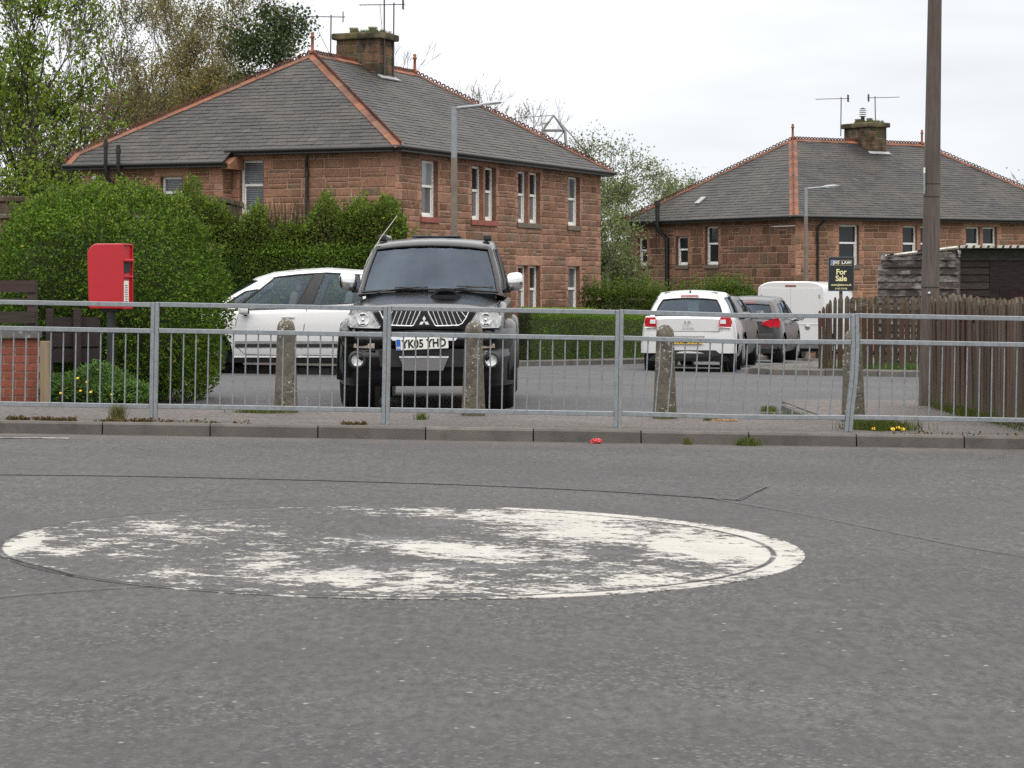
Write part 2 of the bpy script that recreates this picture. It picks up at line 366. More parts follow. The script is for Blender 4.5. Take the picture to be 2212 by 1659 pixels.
# main footway, its kerb stones, the pavements of the side street
sheet('footway', [(-60, 19.585), (60, 19.585), (60, 22.2), (2.95, 22.2), (-60, 22.2)], .1, M_FOOT, .2)
sheet('pavement', [(3.02, 22.2), (30, 22.2), (30, 26.3), (4.0, 26.3), (3.15, 26.05), (3.0, 25.6)], .085, M_FOOT, .15)
KERB_COL = [(.9, .9, .9, 1), (1.05, 1.02, .98, 1), (1.15, 1.12, 1.08, 1), (.82, .84, .84, 1)]
M_KERBC = vmat('kerb stone', None, .9, var=.25, scale=4, bump=.6, bscale=80, attr=True, stain=(.055, .05, .042, 1), stscale=3.2, stlo=.52, sthi=.74)
def kerb(name, pts, zt, wd=.13, ln=.91, dep=.25):
    mb = MB(); pts = [Vector(p) for p in pts]; seg = []; acc = []
    tot = sum((pts[i+1]-pts[i]).length for i in range(len(pts)-1)); n = max(1, round(tot/ln))
    def at(t):
        for i in range(len(pts)-1):
            l = (pts[i+1]-pts[i]).length
            if t <= l or i == len(pts)-2: return pts[i]+(pts[i+1]-pts[i])*(t/l)
            t -= l
    for k in range(n):
        a, b_ = at(tot*k/n+.006), at(tot*(k+1)/n-.006); d = (b_-a).normalized(); nn = Vector((-d.y, d.x))*wd
        f = rnd.uniform(.9, 1.1); c = (.105*f, .095*f, .083*f, 1); j = rnd.uniform(-.004, .004); ch = .018
        def P(p, off, z): return (p.x+nn.x*off, p.y+nn.y*off, G(p.x, p.y)+z)
        A = [(0, -dep+.1), (0, zt+j-ch), (.14, zt+j), (1, zt+j), (1, -dep+.1)]
        vs = [P(a, o_, z) for o_, z in A]+[P(b_, o_, z) for o_, z in A]
        mb.add(vs, [(0, 1, 6, 5), (1, 2, 7, 6), (2, 3, 8, 7), (3, 4, 9, 8), (0, 4, 3, 2, 1), (5, 6, 7, 8, 9)], 0, c)
    return tag(mb.build(name, M_KERBC), kind='structure')
kerb('kerb', [(-30.0+.18, 19.45), (30.18, 19.45)], .105)
kerb('kerb', [(3.0, 21.4), (2.93, 24), (2.95, 25.7), (3.15, 26.15), (4.0, 26.4)][::-1], .07, .12)
farL = [(-30, 36.6), (-8, 36.0), (-4, 35.6), (-2.4, 35.3), (-1.6, 35.8), (-1.1, 37.2), (-.6, 40), (.22, 44.4), (1.6, 47.6), (2.77, 50.4), (3.7, 53), (6.8, 64), (9.3, 75), (11, 90)]
kerb('kerb', farL, .11)
sheet('pavement', [(x-.02, y+.13) for x, y in farL]+[(4, 92), (-1, 70), (-3.5, 47), (-5, 39), (-30, 39)], .1, M_FOOT, .2)
rK = [(13, 75), (9.6, 64), (7.2, 54), (5.5, 47), (4.6, 43), (4.2, 41), (4.15, 40.3), (4.35, 39.95), (9.5, 39.9), (30, 39.5)]
kerb('kerb', rK, .11)
sheet('pavement', [(x+.06, y+.13) for x, y in rK]+[(30, 60), (20, 75)], .1, M_FOOT, .2)
# ------------------------------------------------------------------ house materials
nb = NB('red sandstone', .9, 0, .2)
c = nb.attr(); v = nb.vec()
c = nb.scale(c, nb.mr(nb.noise(2.2, 5, .65, v), .25, .75, .72, 1.25)); c = nb.scale(c, nb.mr(nb.noise(14, 4, .65, v), .25, .75, .8, 1.2))
c = nb.mix(nb.mr(nb.noise(1.1, 6, .7, nb.vec((1, 1, .5))), .56, .74, 0, .65), c, (.075, .058, .045, 1))
nb.base(c); nb.bump(nb.noise(9, 6, .7, v), .8, .04); M_STONE = nb.mat
M_MORTAR = vmat('sandstone mortar', (.36, .235, .17, 1), .95, var=.25, scale=6)
nb = NB('roof slate', .62, 0, .45)
c = nb.attr(); v = nb.vec()
c = nb.scale(c, nb.mr(nb.noise(1.3, 5, .6, v), .3, .7, .8, 1.2)); c = nb.scale(c, nb.mr(nb.noise(25, 3, .6, v), .3, .7, .85, 1.15))
c = nb.mix(nb.mr(nb.noise(.55, 5, .65, v), .45, .64, 0, .6), c, (.058, .052, .036, 1)); c = nb.mix(nb.mr(nb.noise(.9, 4, .6, nb.vec((1, 1, .45), (5, 2, 0))), .5, .68, 0, .5), c, (.02, .018, .019, 1)); c = nb.mix(nb.mr(nb.noise(2.6, 5, .7, v), .55, .75, 0, .4), c, (.02, .018, .018, 1))
c = nb.mix(nb.mr(nb.noise(5, 5, .7, v), .66, .74, 0, .5), c, (.11, .11, .09, 1))
nb.base(c); nb.bump(nb.noise(30, 3, .6, v), .3, .01); M_SLATE = nb.mat
nb = NB('terracotta ridge tile', .8, 0, .3)
c = nb.attr(); v = nb.vec()
c = nb.scale(c, nb.mr(nb.noise(3, 4, .6, v), .3, .7, .75, 1.2)); c = nb.mix(nb.mr(nb.noise(1.7, 5, .7, v), .5, .7, 0, .6), c, (.16, .1, .065, 1))
nb.base(c); M_RIDGE = nb.mat
M_GUT = vmat('black gutter paint', (.012, .012, .012, 1), .45, var=.2)
M_WHITE = vmat('white window paint', (.74, .73, .69, 1), .45, var=.06)
M_SILLR = vmat('red painted sill', (.24, .065, .045, 1), .7, var=.15)
M_SILLG = vmat('weathered stone sill', (.13, .1, .075, 1), .9, var=.25)
def glassy(name, col, rough=.06, spec=.5, var=.3, scale=1.2):
    n = NB(name, rough, 0, spec); n.base(n.scale(n.mix(.0, col, col), n.mr(n.noise(scale, 2, .5), .3, .7, 1-var, 1+var))); return n.mat
M_PANE = glassy('dark window pane', (.02, .022, .026, 1), .05, .4)
M_PANE2 = glassy('curtained window pane', (.11, .112, .118, 1), .12, .4)
M_PANE3 = glassy('pale blind behind pane', (.24, .26, .28, 1), .15, .4)
nb = NB('net curtain behind glass', .25, 0, .5); x = nb.nd('SeparateXYZ', None, Vector=nb.tc.outputs['Object'])
nb.base(nb.mix(nb.mr(nb.math('SINE', nb.math('MULTIPLY', nb.math('ADD', x.outputs['X'], x.outputs['Y']), 60)), -1, 1), (.07, .073, .078, 1), (.17, .175, .18, 1))); M_NET = nb.mat
nb = NB('venetian blind behind glass', .25, 0, .5); x = nb.nd('SeparateXYZ', None, Vector=nb.tc.outputs['Object'])
nb.base(nb.mix(nb.mr(nb.math('SINE', nb.math('MULTIPLY', x.outputs['Z'], 130)), -.4, .6), (.035, .04, .045, 1), (.2, .21, .22, 1))); M_BLIND = nb.mat
M_CHIM = NB('sooty chimney stone', .95, 0, .2); nb = M_CHIM
c = nb.attr(); v = nb.vec(); c = nb.scale(c, nb.mr(nb.noise(4, 5, .6, v), .3, .7, .7, 1.25))
c = nb.mix(nb.mr(nb.noise(1.6, 5, .65, v), .44, .6, 0, .85), c, (.03, .028, .02, 1)); c = nb.mix(nb.mr(nb.noise(2.3, 5, .65, nb.vec((1, 1, 1), (4, 2, 1))), .5, .66, 0, .75), c, (.065, .066, .022, 1))
nb.base(c); nb.bump(nb.noise(12, 5, .7, v), .7, .03); M_CHIM = nb.mat
M_LEAD = vmat('lead flashing', (.3, .3, .31, 1), .6, var=.2)
M_MOSS = vmat('moss and grass tuft', (.07, .085, .012, 1), .95, var=.4, scale=9, bump=.6, bscale=50)
M_POT = vmat('buff chimney pot', (.3, .26, .2, 1), .85, var=.2)
M_AER = vmat('weathered aerial metal', (.06, .055, .052, 1), .6, .3, var=.3)
def stone_col(dark=.15):
    q = rnd.random()
    if q < dark: b = (.15, .085, .055)
    elif q < dark+.15: b = (.17, .115, .078)
    elif q < dark+.45: b = (.21, .115, .073)
    else: b = (.245, .134, .087)
    f = rnd.uniform(.82, 1.15); return (b[0]*f, b[1]*f, b[2]*f, 1)
def dressed():
    f = rnd.uniform(.9, 1.08); g = rnd.uniform(.95, 1.08); return (.33*f, .178*f*g, .122*f*g, 1)
def facade(mb, F, L, z0, z1, ops, dark=.15, quoin0=True, quoin1=True, levels=(), hr=(.17, .33), tint=1.0):
    """coursed sandstone blocks with dressed margins; F(s, out, z); ops = (s0, s1, zb, zt)"""
    lv = {z0, z1} | set(levels)
    for (a, b, zb, zt) in ops: lv |= {zb-.15, zb, zt, zt+.3}
    lv = sorted(z for z in lv if z0 <= z <= z1); rows = []
    for a, b in zip(lv, lv[1:]):
        if b-a < .02: continue
        n = max(1, round((b-a)/rnd.uniform(*hr))); cuts = [0]+sorted((k+rnd.uniform(-.22, .22))/n for k in range(1, n))+[1]
        rows += [(a+(b-a)*p, a+(b-a)*q) for p, q in zip(cuts, cuts[1:])]
    def block(s0, s1, a, b, col, out=0.0, rough=True):
        j = .007; s0 += j; s1 -= j; a += j; b -= j
        if s1-s0 < .02 or b-a < .02: return
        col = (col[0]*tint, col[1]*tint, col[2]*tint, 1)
        o = out+rnd.uniform(.0, .012); c = min(.02, (b-a)*.2, (s1-s0)*.2)
        e = [F(s0, out-.018, a), F(s1, out-.018, a), F(s1, out-.018, b), F(s0, out-.018, b)]
        i = [F(s0+c, o, a+c), F(s1-c, o, a+c), F(s1-c, o, b-c), F(s0+c, o, b-c)]
        mb.add(e+i, [(0, 1, 5, 4), (1, 2, 6, 5), (2, 3, 7, 6), (3, 0, 4, 7)], 0, col)
        if rough:
            nx = max(1, int((s1-s0)/.12)); 
            mb.grid(lambda u, q: F(s0+c+(s1-s0-2*c)*u, o+(rnd.uniform(0, .02) if 0 < u < 1 and 0 < q < 1 else 0), a+c+(b-a-2*c)*q), [k/nx for k in range(nx+1)], (0, .5, 1), 0, col)
        else: mb.add(i, [(0, 1, 2, 3)], 0, col)
    for k, (a, b) in enumerate(rows):
        mid = (a+b)/2; wide = (k//2) % 2; busy = []; holes = []
        if quoin0: q = .42 if wide else .26; block(0, q, a, b, dressed() if rnd.random() < .75 else stone_col(dark), .004, False); busy.append((0, q))
        if quoin1: q = .26 if wide else .42; block(L-q, L, a, b, dressed() if rnd.random() < .6 else stone_col(dark), .004, False); busy.append((L-q, L))
        for (s0, s1, zb, zt) in ops:
            if zb < mid < zt:
                m = .27 if wide else .15
                busy.append((s0-m, s1+m)); holes.append((s0, s1))
                block(s0-m, s0, a, b, dressed(), .006, False); block(s1, s1+m, a, b, dressed(), .006, False)
            elif zt < mid < zt+.3: busy.append((s0-.2, s1+.2))
            elif zb-.15 < mid < zb: busy.append((s0-.08, s1+.08)); holes.append((s0-.02, s1+.02))
        busy.sort(); cur = 0; free = []
        for p, q in busy:
            if p > cur: free.append((cur, p))
            cur = max(cur, q)
        if cur < L: free.append((cur, L))
        for p, q in free:
            s = p
            while s < q-.02:
                l = rnd.uniform(.24, .75)
                if q-s-l < .2: l = q-s
                
                if rnd.random() < .22 and b-a > .17: m_ = a+(b-a)*rnd.uniform(.35, .65); block(s, s+l, a, m_, stone_col(dark)); block(s, s+l, m_, b, stone_col(dark))
                else: block(s, s+l, a, b, stone_col(dark))
                s += l
        holes.sort(); cur = 0
        for p, q in holes+[(L, L)]:
            if p > cur: mb.quad(F(cur, -.012, a), F(p, -.012, a), F(p, -.012, b), F(cur, -.012, b), 1)
            cur = max(cur, q)
    for (s0, s1, zb, zt) in ops:
        block(s0-.2, s1+.2, zt, min(zt+.3, z1), dressed(), .008, False)
        c = tuple(x*.62*tint for x in dressed()[:3])+(1,)  # reveals darkened: shade of the window recess mixed into the stone colour
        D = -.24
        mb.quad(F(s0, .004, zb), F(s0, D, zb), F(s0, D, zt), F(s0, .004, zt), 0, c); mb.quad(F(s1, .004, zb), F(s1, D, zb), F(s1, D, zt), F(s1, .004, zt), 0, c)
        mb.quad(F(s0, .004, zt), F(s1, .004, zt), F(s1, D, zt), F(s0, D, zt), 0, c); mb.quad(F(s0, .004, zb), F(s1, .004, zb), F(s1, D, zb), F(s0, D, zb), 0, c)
def fbox(mb, F, s0, s1, o0, o1, z0, z1, mi=0, col=None):
    vs = [F(s, o, z) for z in (z0, z1) for o in (o0, o1) for s in (s0, s1)]
    mb.add(vs, ((0, 2, 3, 1), (4, 5, 7, 6), (0, 1, 5, 4), (2, 6, 7, 3), (0, 4, 6, 2), (1, 3, 7, 5)), mi, col)
def window(parent, F, s0, s1, zb, zt, pane_top, pane_low, split=.55, sill=None, sash=True, sillw=None):
    mb = MB(); o1, o0 = -.13, -.2; f = .06; zm = zb+(zt-zb)*split
    fbox(mb, F, s0, s0+f, o0, o1, zb, zt); fbox(mb, F, s1-f, s1, o0, o1, zb, zt)
    fbox(mb, F, s0+f, s1-f, o0, o1, zt-f, zt); fbox(mb, F, s0+f, s1-f, o0, o1, zb, zb+.06)
    fbox(mb, F, s0+f, s1-f, o0+.01, o1-.012, zm-.035, zm+.035)
    if sash: # the lower sash sits behind: second inner stiles
        for a in (s0+f, s1-f-.035): fbox(mb, F, a, a+.035, o0-.02, o1-.045, zb+.06, zm-.035)
        fbox(mb, F, s0+f, s1-f, o0-.02, o1-.045, zb+.06, zb+.12)
    w_ = mb.build('window', M_WHITE, parent)
    for (a, b, m) in ((zm+.035, zt-f, pane_top), (zb+.06, zm-.035, pane_low)):
        p = MB(); o = -.172 if a > zm else -.188
        p.quad(F(s0+f, o, a), F(s1-f, o, a), F(s1-f, o, b), F(s0+f, o, b)); p.build('pane', m, w_, normals=False)
    if sill:
        p = MB(); x0, x1 = sillw or (s0-.08, s1+.08); fbox(p, F, x0, x1, -.2, .05, zb-.15, zb-.003); p.build('sill', sill, w_, bevel=.01)
    return w_
def slates(mb, E0, E1, R0, R1, cw=.29, ch=.19, base=(.0245, .0215, .0205), var=.32):
    E0, E1, R0, R1 = map(Vector, (E0, E1, R0, R1)); d = (E1-E0).normalized(); n = ((E1-E0).cross(R0-E0)).normalized()
    if n.z < 0: n = -n
    upv = (R0-E0)-d*(R0-E0).dot(d); H = upv.length; upv.normalize(); W = (E1-E0).length
    l1 = (R0-E0).dot(d); r1 = (R1-E0).dot(d); N = int(H/ch)
    lb = lambda h: l1*h/H; rb = lambda h: W+(r1-W)*h/H
    P = lambda x, h, o: E0+d*x+upv*h+n*o
    for k in range(N+1):
        h0 = k*ch+rnd.uniform(-.006, .006); h1 = min(H, (k+1)*ch+.03)
        if h0 >= H-.01: break
        x = -rnd.random()*cw+lb(h0); rowf = rnd.uniform(.9, 1.1)
        while x < rb(h0):
            ww = cw*rnd.uniform(.8, 1.2); a0, b0 = max(x, lb(h0)), min(x+ww-.006, rb(h0)); a1, b1 = max(x, lb(h1)), min(x+ww-.006, rb(h1))
            if b0 > a0+.005:
                if b1 < a1: a1 = b1 = (a1+b1)/2
                f = rowf*rnd.uniform(1-var, 1+var); 
                if rnd.random() < .06: f *= 1.5
                if rnd.random() < .035: f *= .45
                t = rnd.uniform(-.02, .02); c = (base[0]*f*(1+t), base[1]*f, base[2]*f*(1-t), 1); dh = rnd.uniform(-.012, .012)
                up_ = .013+rnd.uniform(0, .008)
                mb.add([P(a0, h0+dh, up_), P(b0, h0+dh, up_), P(b1, h1, .004), P(a1, h1, .004), P(a0, h0+dh, .0), P(b0, h0+dh, .0)], [(0, 1, 2, 3)], 0, c); mb.add([P(a0, h0+dh, .0), P(b0, h0+dh, .0), P(b0, h0+dh, up_), P(a0, h0+dh, up_)], [(0, 1, 2, 3)], 0, (.012, .012, .013, 1))  # lower edge face near black: shadow line under each slate painted in
            x += ww
    mb.add([P(0, 0, -.004), P(W, 0, -.004), P(r1, H, -.004), P(l1, H, -.004)], [(0, 1, 2, 3)], 0, (.03, .03, .032, 1))
def ridge(mb, A, B, nA, nB, crest=True, wing=.17):
    A, B, nA, nB = map(Vector, (A, B, nA, nB)); d = (B-A); L = d.length; d.normalize(); N = max(1, round(L/.45))
    wa = d.cross(nA); wb = d.cross(nB)
    if wa.z > 0: wa = -wa
    if wb.z > 0: wb = -wb
    upv = (nA+nB).normalized(); s_ = upv.cross(d).normalized()
    for k in range(N):
        f = rnd.uniform(.75, 1.15); c = rnd.choice([(.2, .085, .052), (.185, .09, .06), (.14, .066, .045), (.225, .09, .05)]); c = (c[0]*f, c[1]*f, c[2]*f, 1)
        a, b = A+d*(L*k/N+.004), A+d*(L*(k+1)/N-.004); lift = rnd.uniform(.028, .04)
        for wv, nn in ((wa, nA), (wb, nB)):
            p = [a+upv*lift*1.3, b+upv*lift*1.3, b+wv*wing+nn*lift, a+wv*wing+nn*lift]; q = [x-nn*.02 for x in p]
            mb.add(p+q, [(0, 1, 2, 3), (3, 2, 6, 7), (0, 3, 7, 4), (1, 2, 6, 5)], 0, c)
        if crest:
            c2 = (c[0]*.5, c[1]*.42, c[2]*.5, 1); nr = 3
            for q in range(nr):
                o = a+(b-a)*((q+.5)/nr)+upv*(lift+.045); r0, r1 = .074, .03; vs = []
                for side in (-.012, .012):
                    for t in range(10):
                        an = 2*math.pi*t/10; e_ = d*math.cos(an)+upv*math.sin(an)
                        vs += [o+e_*r0+s_*side, o+e_*r1+s_*side]
                fs = []
                for t in range(10):
                    u = (t+1) % 10; i0, o0, i1, o1 = 2*t+1, 2*t, 2*u+1, 2*u
                    fs += [(o0, o1, i1, i0), (20+o0, 20+o1, 20+i1, 20+i0), (o0, o1, 20+o1, 20+o0), (i0, i1, 20+i1, 20+i0)]
                mb.add(vs, fs, 0, c2)
def FX(y0=0.0): return lambda s, o, z: (s, y0-o, z)
def FY(x0=0.0): return lambda s, o, z: (x0-o, s, z)
def finial(parent, p):
    mb = MB(); mb.lathe([(.0, -.02), (.1, -.02), (.09, .06), (.05, .1), (.042, .42), (.07, .44), (.07, .48), (.04, .5), (.055, .56), (.03, .6), (0, .61)], p, 10, col=(.22, .085, .05, 1)); mb.build('finial', M_RIDGE, parent)
def chimney(parent, cx, cy, z0, z1, dx, dy, pots=2, grass=True):
    mb = MB()
    for (F, L, off) in ((lambda s, o, z: (cx-dx/2+s, cy-dy/2-o, z), dx, 0), (lambda s, o, z: (cx-dx/2-o, cy-dy/2+s, z), dy, 0), (lambda s, o, z: (cx-dx/2+s, cy+dy/2+o, z), dx, 0), (lambda s, o, z: (cx+dx/2+o, cy-dy/2+s, z), dy, 0)):
        z = z0
        while z < z1-.02:
            h = min(rnd.uniform(.22, .32), z1-z); s = 0
            if z1-z-h < .12: h = z1-z
            while s < L-.01:
                l = rnd.uniform(.3, .6)
                if L-s-l < .2: l = L-s
                f = rnd.uniform(.75, 1.2); c = rnd.choice([(.115, .078, .05), (.09, .07, .046), (.14, .08, .05)]); c = (c[0]*f, c[1]*f, c[2]*f, 1); j = .008
                o = rnd.uniform(.0, .02); mb.add([F(s+j, -.01, z+j), F(s+l-j, -.01, z+j), F(s+l-j, -.01, z+h-j), F(s+j, -.01, z+h-j), F(s+2.5*j, o, z+2.5*j), F(s+l-2.5*j, o, z+2.5*j), F(s+l-2.5*j, o, z+h-2.5*j), F(s+2.5*j, o, z+h-2.5*j)],
                       [(4, 5, 6, 7), (0, 1, 5, 4), (1, 2, 6, 5), (2, 3, 7, 6), (3, 0, 4, 7)], 0, c); s += l
            z += h
    mb.box((cx, cy, (z0+z1)/2), (dx-.01, dy-.01, z1-z0), 0, (.22, .18, .14, 1))
    ch = mb.build('chimney', M_CHIM, parent)
    mb = MB(); mb.cbox((cx, cy, z1+.09), (dx+.24, dy+.24, .2), .05, 0, (.15, .12, .07, 1)); mb.build('chimney_cap', M_CHIM, ch)
    for k in range(pots):
        mb = MB(); y = cy+dy*(.28-.5*k*.9/max(1, pots-1)) if pots > 1 else cy
        mb.lathe([(.0, .0), (.13, 0), (.12, .16), (.14, .17), (.14, .21), (.1, .21), (.1, .05), (0, .05)], (cx, y, z1+.19), 12); mb.build('chimney_pot', M_POT, ch)
    if grass:
        mb = MB()
        for k in range(900):
            a = rnd.random()**.8; p = Vector((cx+rnd.uniform(-.42, .42)*dx, cy+rnd.uniform(-.5, .2)*dy, z1+.185)); t = Vector((rnd.uniform(-.05, .05), rnd.uniform(-.05, .05), rnd.uniform(.05, .15)))
            s_ = Vector((rnd.uniform(-1, 1), rnd.uniform(-1, 1), 0)).normalized()*.012; mb.add([p-s_, p+s_, p+t], [(0, 1, 2)])
        mb.build('moss_tuft', M_MOSS, ch, normals=False)
    return ch
def downpipe(parent, F, s, ztop, zbot, r=.045, swan=.18):
    mb = MB(); mb.tube([F(s+swan, .3, ztop+.06), F(s+swan, .26, ztop-.08), F(s, .1, ztop-.3), F(s, .07, ztop-.45), F(s, .07, zbot)], r, 10)
    for z in np.arange(zbot+.6, ztop-.4, 1.1): mb.tube([F(s, .07, z), F(s, .07, z+.09)], r*1.35, 10)
    mb.build('downpipe', M_GUT, parent)
def soilpipe(parent, F, s, ztop, zbot, zeave, r=.055, cap=True):
    mb = MB(); mb.tube([F(s, .09, zbot), F(s, .09, zeave-.6), F(s+.18, .34, zeave-.3), F(s+.18, .42, zeave), F(s+.18, .42, ztop)], r, 10)
    mb.tube([F(s+.18, .42, ztop-.22), F(s+.18, .42, ztop-.1)], r*1.3, 10); mb.build('soil_pipe', M_GUT, parent)
def gutter(parent, pts):
    mb = MB(); mb.tube(pts, .062, 8, cap=True, smooth=True); mb.build('gutter', M_GUT, parent)
def soffit(mb, pts):
    pass

# ------------------------------------------------------------------ the nearer house
def house(name, C0, rot, L, W, zw, zr, ins, label, wing, opsX, opsY, chim, zbase, dark):
    h = thing(name, (C0[0], C0[1], 0), label, 'house', rot)
    OV = .32; pit = (zr-zw)/(W/2+OV); ze = zw+.06
    walls = MB()
    opX = [(a, b, zb, zt) for (a, b, zb, zt, *_r) in opsX]; opY = [(a, b, zb, zt) for (a, b, zb, zt, *_r) in opsY]
    facade(walls, FX(), L, zbase, zw, opX, dark[0], tint=dark[2])
    ws, wo, wd = wing if wing else (W, 0, 0)
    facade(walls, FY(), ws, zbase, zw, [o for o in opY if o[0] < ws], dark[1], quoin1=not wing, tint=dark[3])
    if wing:
        F2 = lambda s, o, z: (-wo-o, ws+s, z)
        facade(walls, F2, W-ws, zbase, zw-wd, [(a-ws, b-ws, zb, zt) for (a, b, zb, zt) in opY if a > ws], dark[1], tint=dark[3])
        Fr = lambda s, o, z: (-wo+s, ws-o, z)
        facade(walls, Fr, wo, zbase, zw-wd, [], .1, False, False, tint=dark[3])
        walls.add([(-wo-.2, ws-.02, zw-wd-.12), (-wo-.2, ws-.02, zw-wd+.0), (.1, ws-.02, zw+.1), (.1, ws-.02, zw-wd-.12), (-wo-.2, ws-.32, zw-wd-.12), (-wo-.2, ws-.32, zw-wd), (.1, ws-.32, zw+.1), (.1, ws-.32, zw-wd-.12)],
                  [(0, 1, 2, 3), (4, 5, 6, 7), (0, 1, 5, 4), (1, 2, 6, 5), (0, 3, 7, 4)], 0, (.26, .13, .08, 1))
    zz = zw-.02
    walls.quad((.05, W, zbase), (L, W, zbase), (L, W, zz), (.05, W, zz), 1); walls.quad((L, .05, zbase), (L, W, zbase), (L, W, zz), (L, .05, zz), 1)
    walls.build('wall', [M_STONE, M_MORTAR], h, normals=False)
    # windows
    for (F, ops) in ((FX(), opsX), (None, opsY)):
        for (a, b, zb, zt, kind, sill, mull) in ops:
            Fw = F or (FY(-wo if False else 0) if a < ws else (lambda s, o, z: (-wo-o, s, z)))
            P = {'net': (M_PANE, M_NET), 'dark': (M_PANE, M_PANE), 'pale': (M_PANE3, M_PANE2), 'blind': (M_BLIND, M_BLIND), 'grey': (M_PANE2, M_NET)}[kind]
            if mull:
                window(h, Fw, a, mull[0], zb, zt, P[0], P[1], sill=sill, sillw=(a-.08, b+.08)); window(h, Fw, mull[1], b, zb, zt, P[0], P[1])
                mb = MB(); c = dressed(); fbox(mb, Fw, mull[0], mull[1], -.22, .0, zb, zt, 0, tuple(x*.85 for x in c[:3])+(1,)); mb.build('mullion', M_STONE, h)
            else: window(h, Fw, a, b, zb, zt, P[0], P[1], sill=sill)
    # roof: two long slopes, two hips
    e = ze; A1 = (ins, W/2, zr); A2 = (L-ins, W/2, zr)
    c00, cL0, cLW, c0W = (-OV, -OV, e), (L+OV, -OV, e), (L+OV, W+OV, e), (-OV, W+OV, e)
    rf = MB()
    slates(rf, c00, cL0, A1, A2); slates(rf, cL0, cLW, A2, A2); slates(rf, cLW, c0W, A2, A1); slates(rf, c0W, c00, A1, A1)
    if wing: # the lower eaves carry the hip slope on down and outward
        tt = wo; e2 = e-wd
        slates(rf, (-OV-tt, W+OV, e2), (-OV-tt, ws-.2, e2), (-OV+.02, W+OV, e+.015), (-OV+.02, ws-.2, e+.015))
    rf.build('roof', M_SLATE, h, normals=False)
    nX = Vector((0, -(zr-e), W/2+OV)).normalized(); nY = Vector((-(zr-e), 0, ins+OV)).normalized(); nX2 = Vector((0, (zr-e), W/2+OV)).normalized(); nY2 = Vector(((zr-e), 0, ins+OV)).normalized()
    rg = MB(); ridge(rg, A1, A2, nX, nX2); ridge(rg, c00, A1, nX, nY); ridge(rg, c0W, A1, nX2, nY); ridge(rg, cL0, A2, nX, nY2); ridge(rg, cLW, A2, nX2, nY2)
    if wing: ridge(rg, (-OV-wo, W+OV, e2), c0W, nX2, nY)
    rg.build('ridge_tiles', M_RIDGE, h, normals=False)
    finial(h, (A1[0], A1[1], zr+.04)); finial(h, (A2[0], A2[1], zr+.04))
    g = .05
    gutter(h, [(-OV-g, ws if wing else W+OV, e-.02), (-OV-g, -OV-g, e-.02), (L+OV+g, -OV-g, e-.02), (L+OV+g, W+OV+g, e-.02)])
    if wing: gutter(h, [(-OV-g-wo, ws-.25, e2-.02), (-OV-g-wo, W+OV+g, e2-.02)])
    fa = MB() # soffit boards
    fa.box((L/2, -OV/2, e-.075), (L+2*OV, OV+.06, .1)); fa.box((-OV/2, (ws if wing else W)/2, e-.077), (OV+.06, (ws if wing else W)+.2, .1)); fa.box((L+OV/2, W/2, e-.079), (OV+.06, W+OV, .1))
    if wing: fa.box((-wo-OV/2, (ws+W)/2+.1, e2-.077), (OV+.06, W-ws+.7, .1))
    fa.build('soffit', M_GUT, h)
    cx, dx, dy, cz = chim; chimney(h, cx, W/2, zr-1.4, cz, dx, dy)
    fl = MB(); hh = (zr-e)/(W/2+OV); yb = W/2-dy/2; zf = zr-hh*dy/2
    fl.box((cx, yb-.09, zf-.0), (dx+.2, .2, .035), rot=Matrix.Rotation(math.atan(hh), 3, 'X')); fl.build('flashing', M_LEAD, h)
    return h
BROT = math.atan2(.922, .386)
S_R, S_G = M_SILLR, M_SILLG
zl, zs = 4.57, 3.05; zl2, zs2 = 1.776, .25
winB = [(1.63, 2.66, 'pale', None), (4.97, 6.67, 'net', (5.75, 5.91)), (8.33, 10.05, 'net', (9.1, 9.24)), (12.37, 13.38, 'grey', None)]
opsX = [(a, b, zs, zl, k, S_R if a < 8 else S_G, m) for a, b, k, m in winB]+[(a, b, zs2, zl2, k, S_G, m) for a, b, k, m in winB]
opsY = [(3.9, 4.61, 3.1, 4.56, 'blind', S_G, None), (6.09, 6.76, 3.2, 4.14, 'blind', S_G, None)]
H1 = house('sandstone_house', (-3.04, 60.0), BROT, 15.26, 9.25, 4.756, 7.78, 4.2, 'red sandstone house behind the big hedge and black pickup, mossy chimney on its ridge', (4.85, .5, .33), opsX, opsY, (7.6, 1.05, 1.4, 8.5), -1.2, (.1, .06, 1.0, 1.0))
F1Y = FY(); downpipe(H1, F1Y, 2.55, 4.72, .2, swan=-.12)
FW = lambda s, o, z: (-.5-o, s, z)
soilpipe(H1, FW, 8.05, 5.15, .2, 4.42); soilpipe(H1, FW, 7.65, 5.0, .2, 4.42)
mb = MB(); mb.lathe([(0, .02), (.05, .03), (.06, .16), (.1, .16), (.1, .13), (.07, .02)], (-.5, 8.75, 4.1), 14, axis='x')
mb.v = [(-1.0-p[0], p[1], p[2]) for p in mb.v]; mb.build('flue_terminal', M_WHITE, H1)
nd = MB()
for k, ch in enumerate((2, 1)): nd.box((14.98, -.015, 1.12-k*.22), (.14, .02, .17), 0)
nd.build('house_number_plate', M_WHITE, H1)
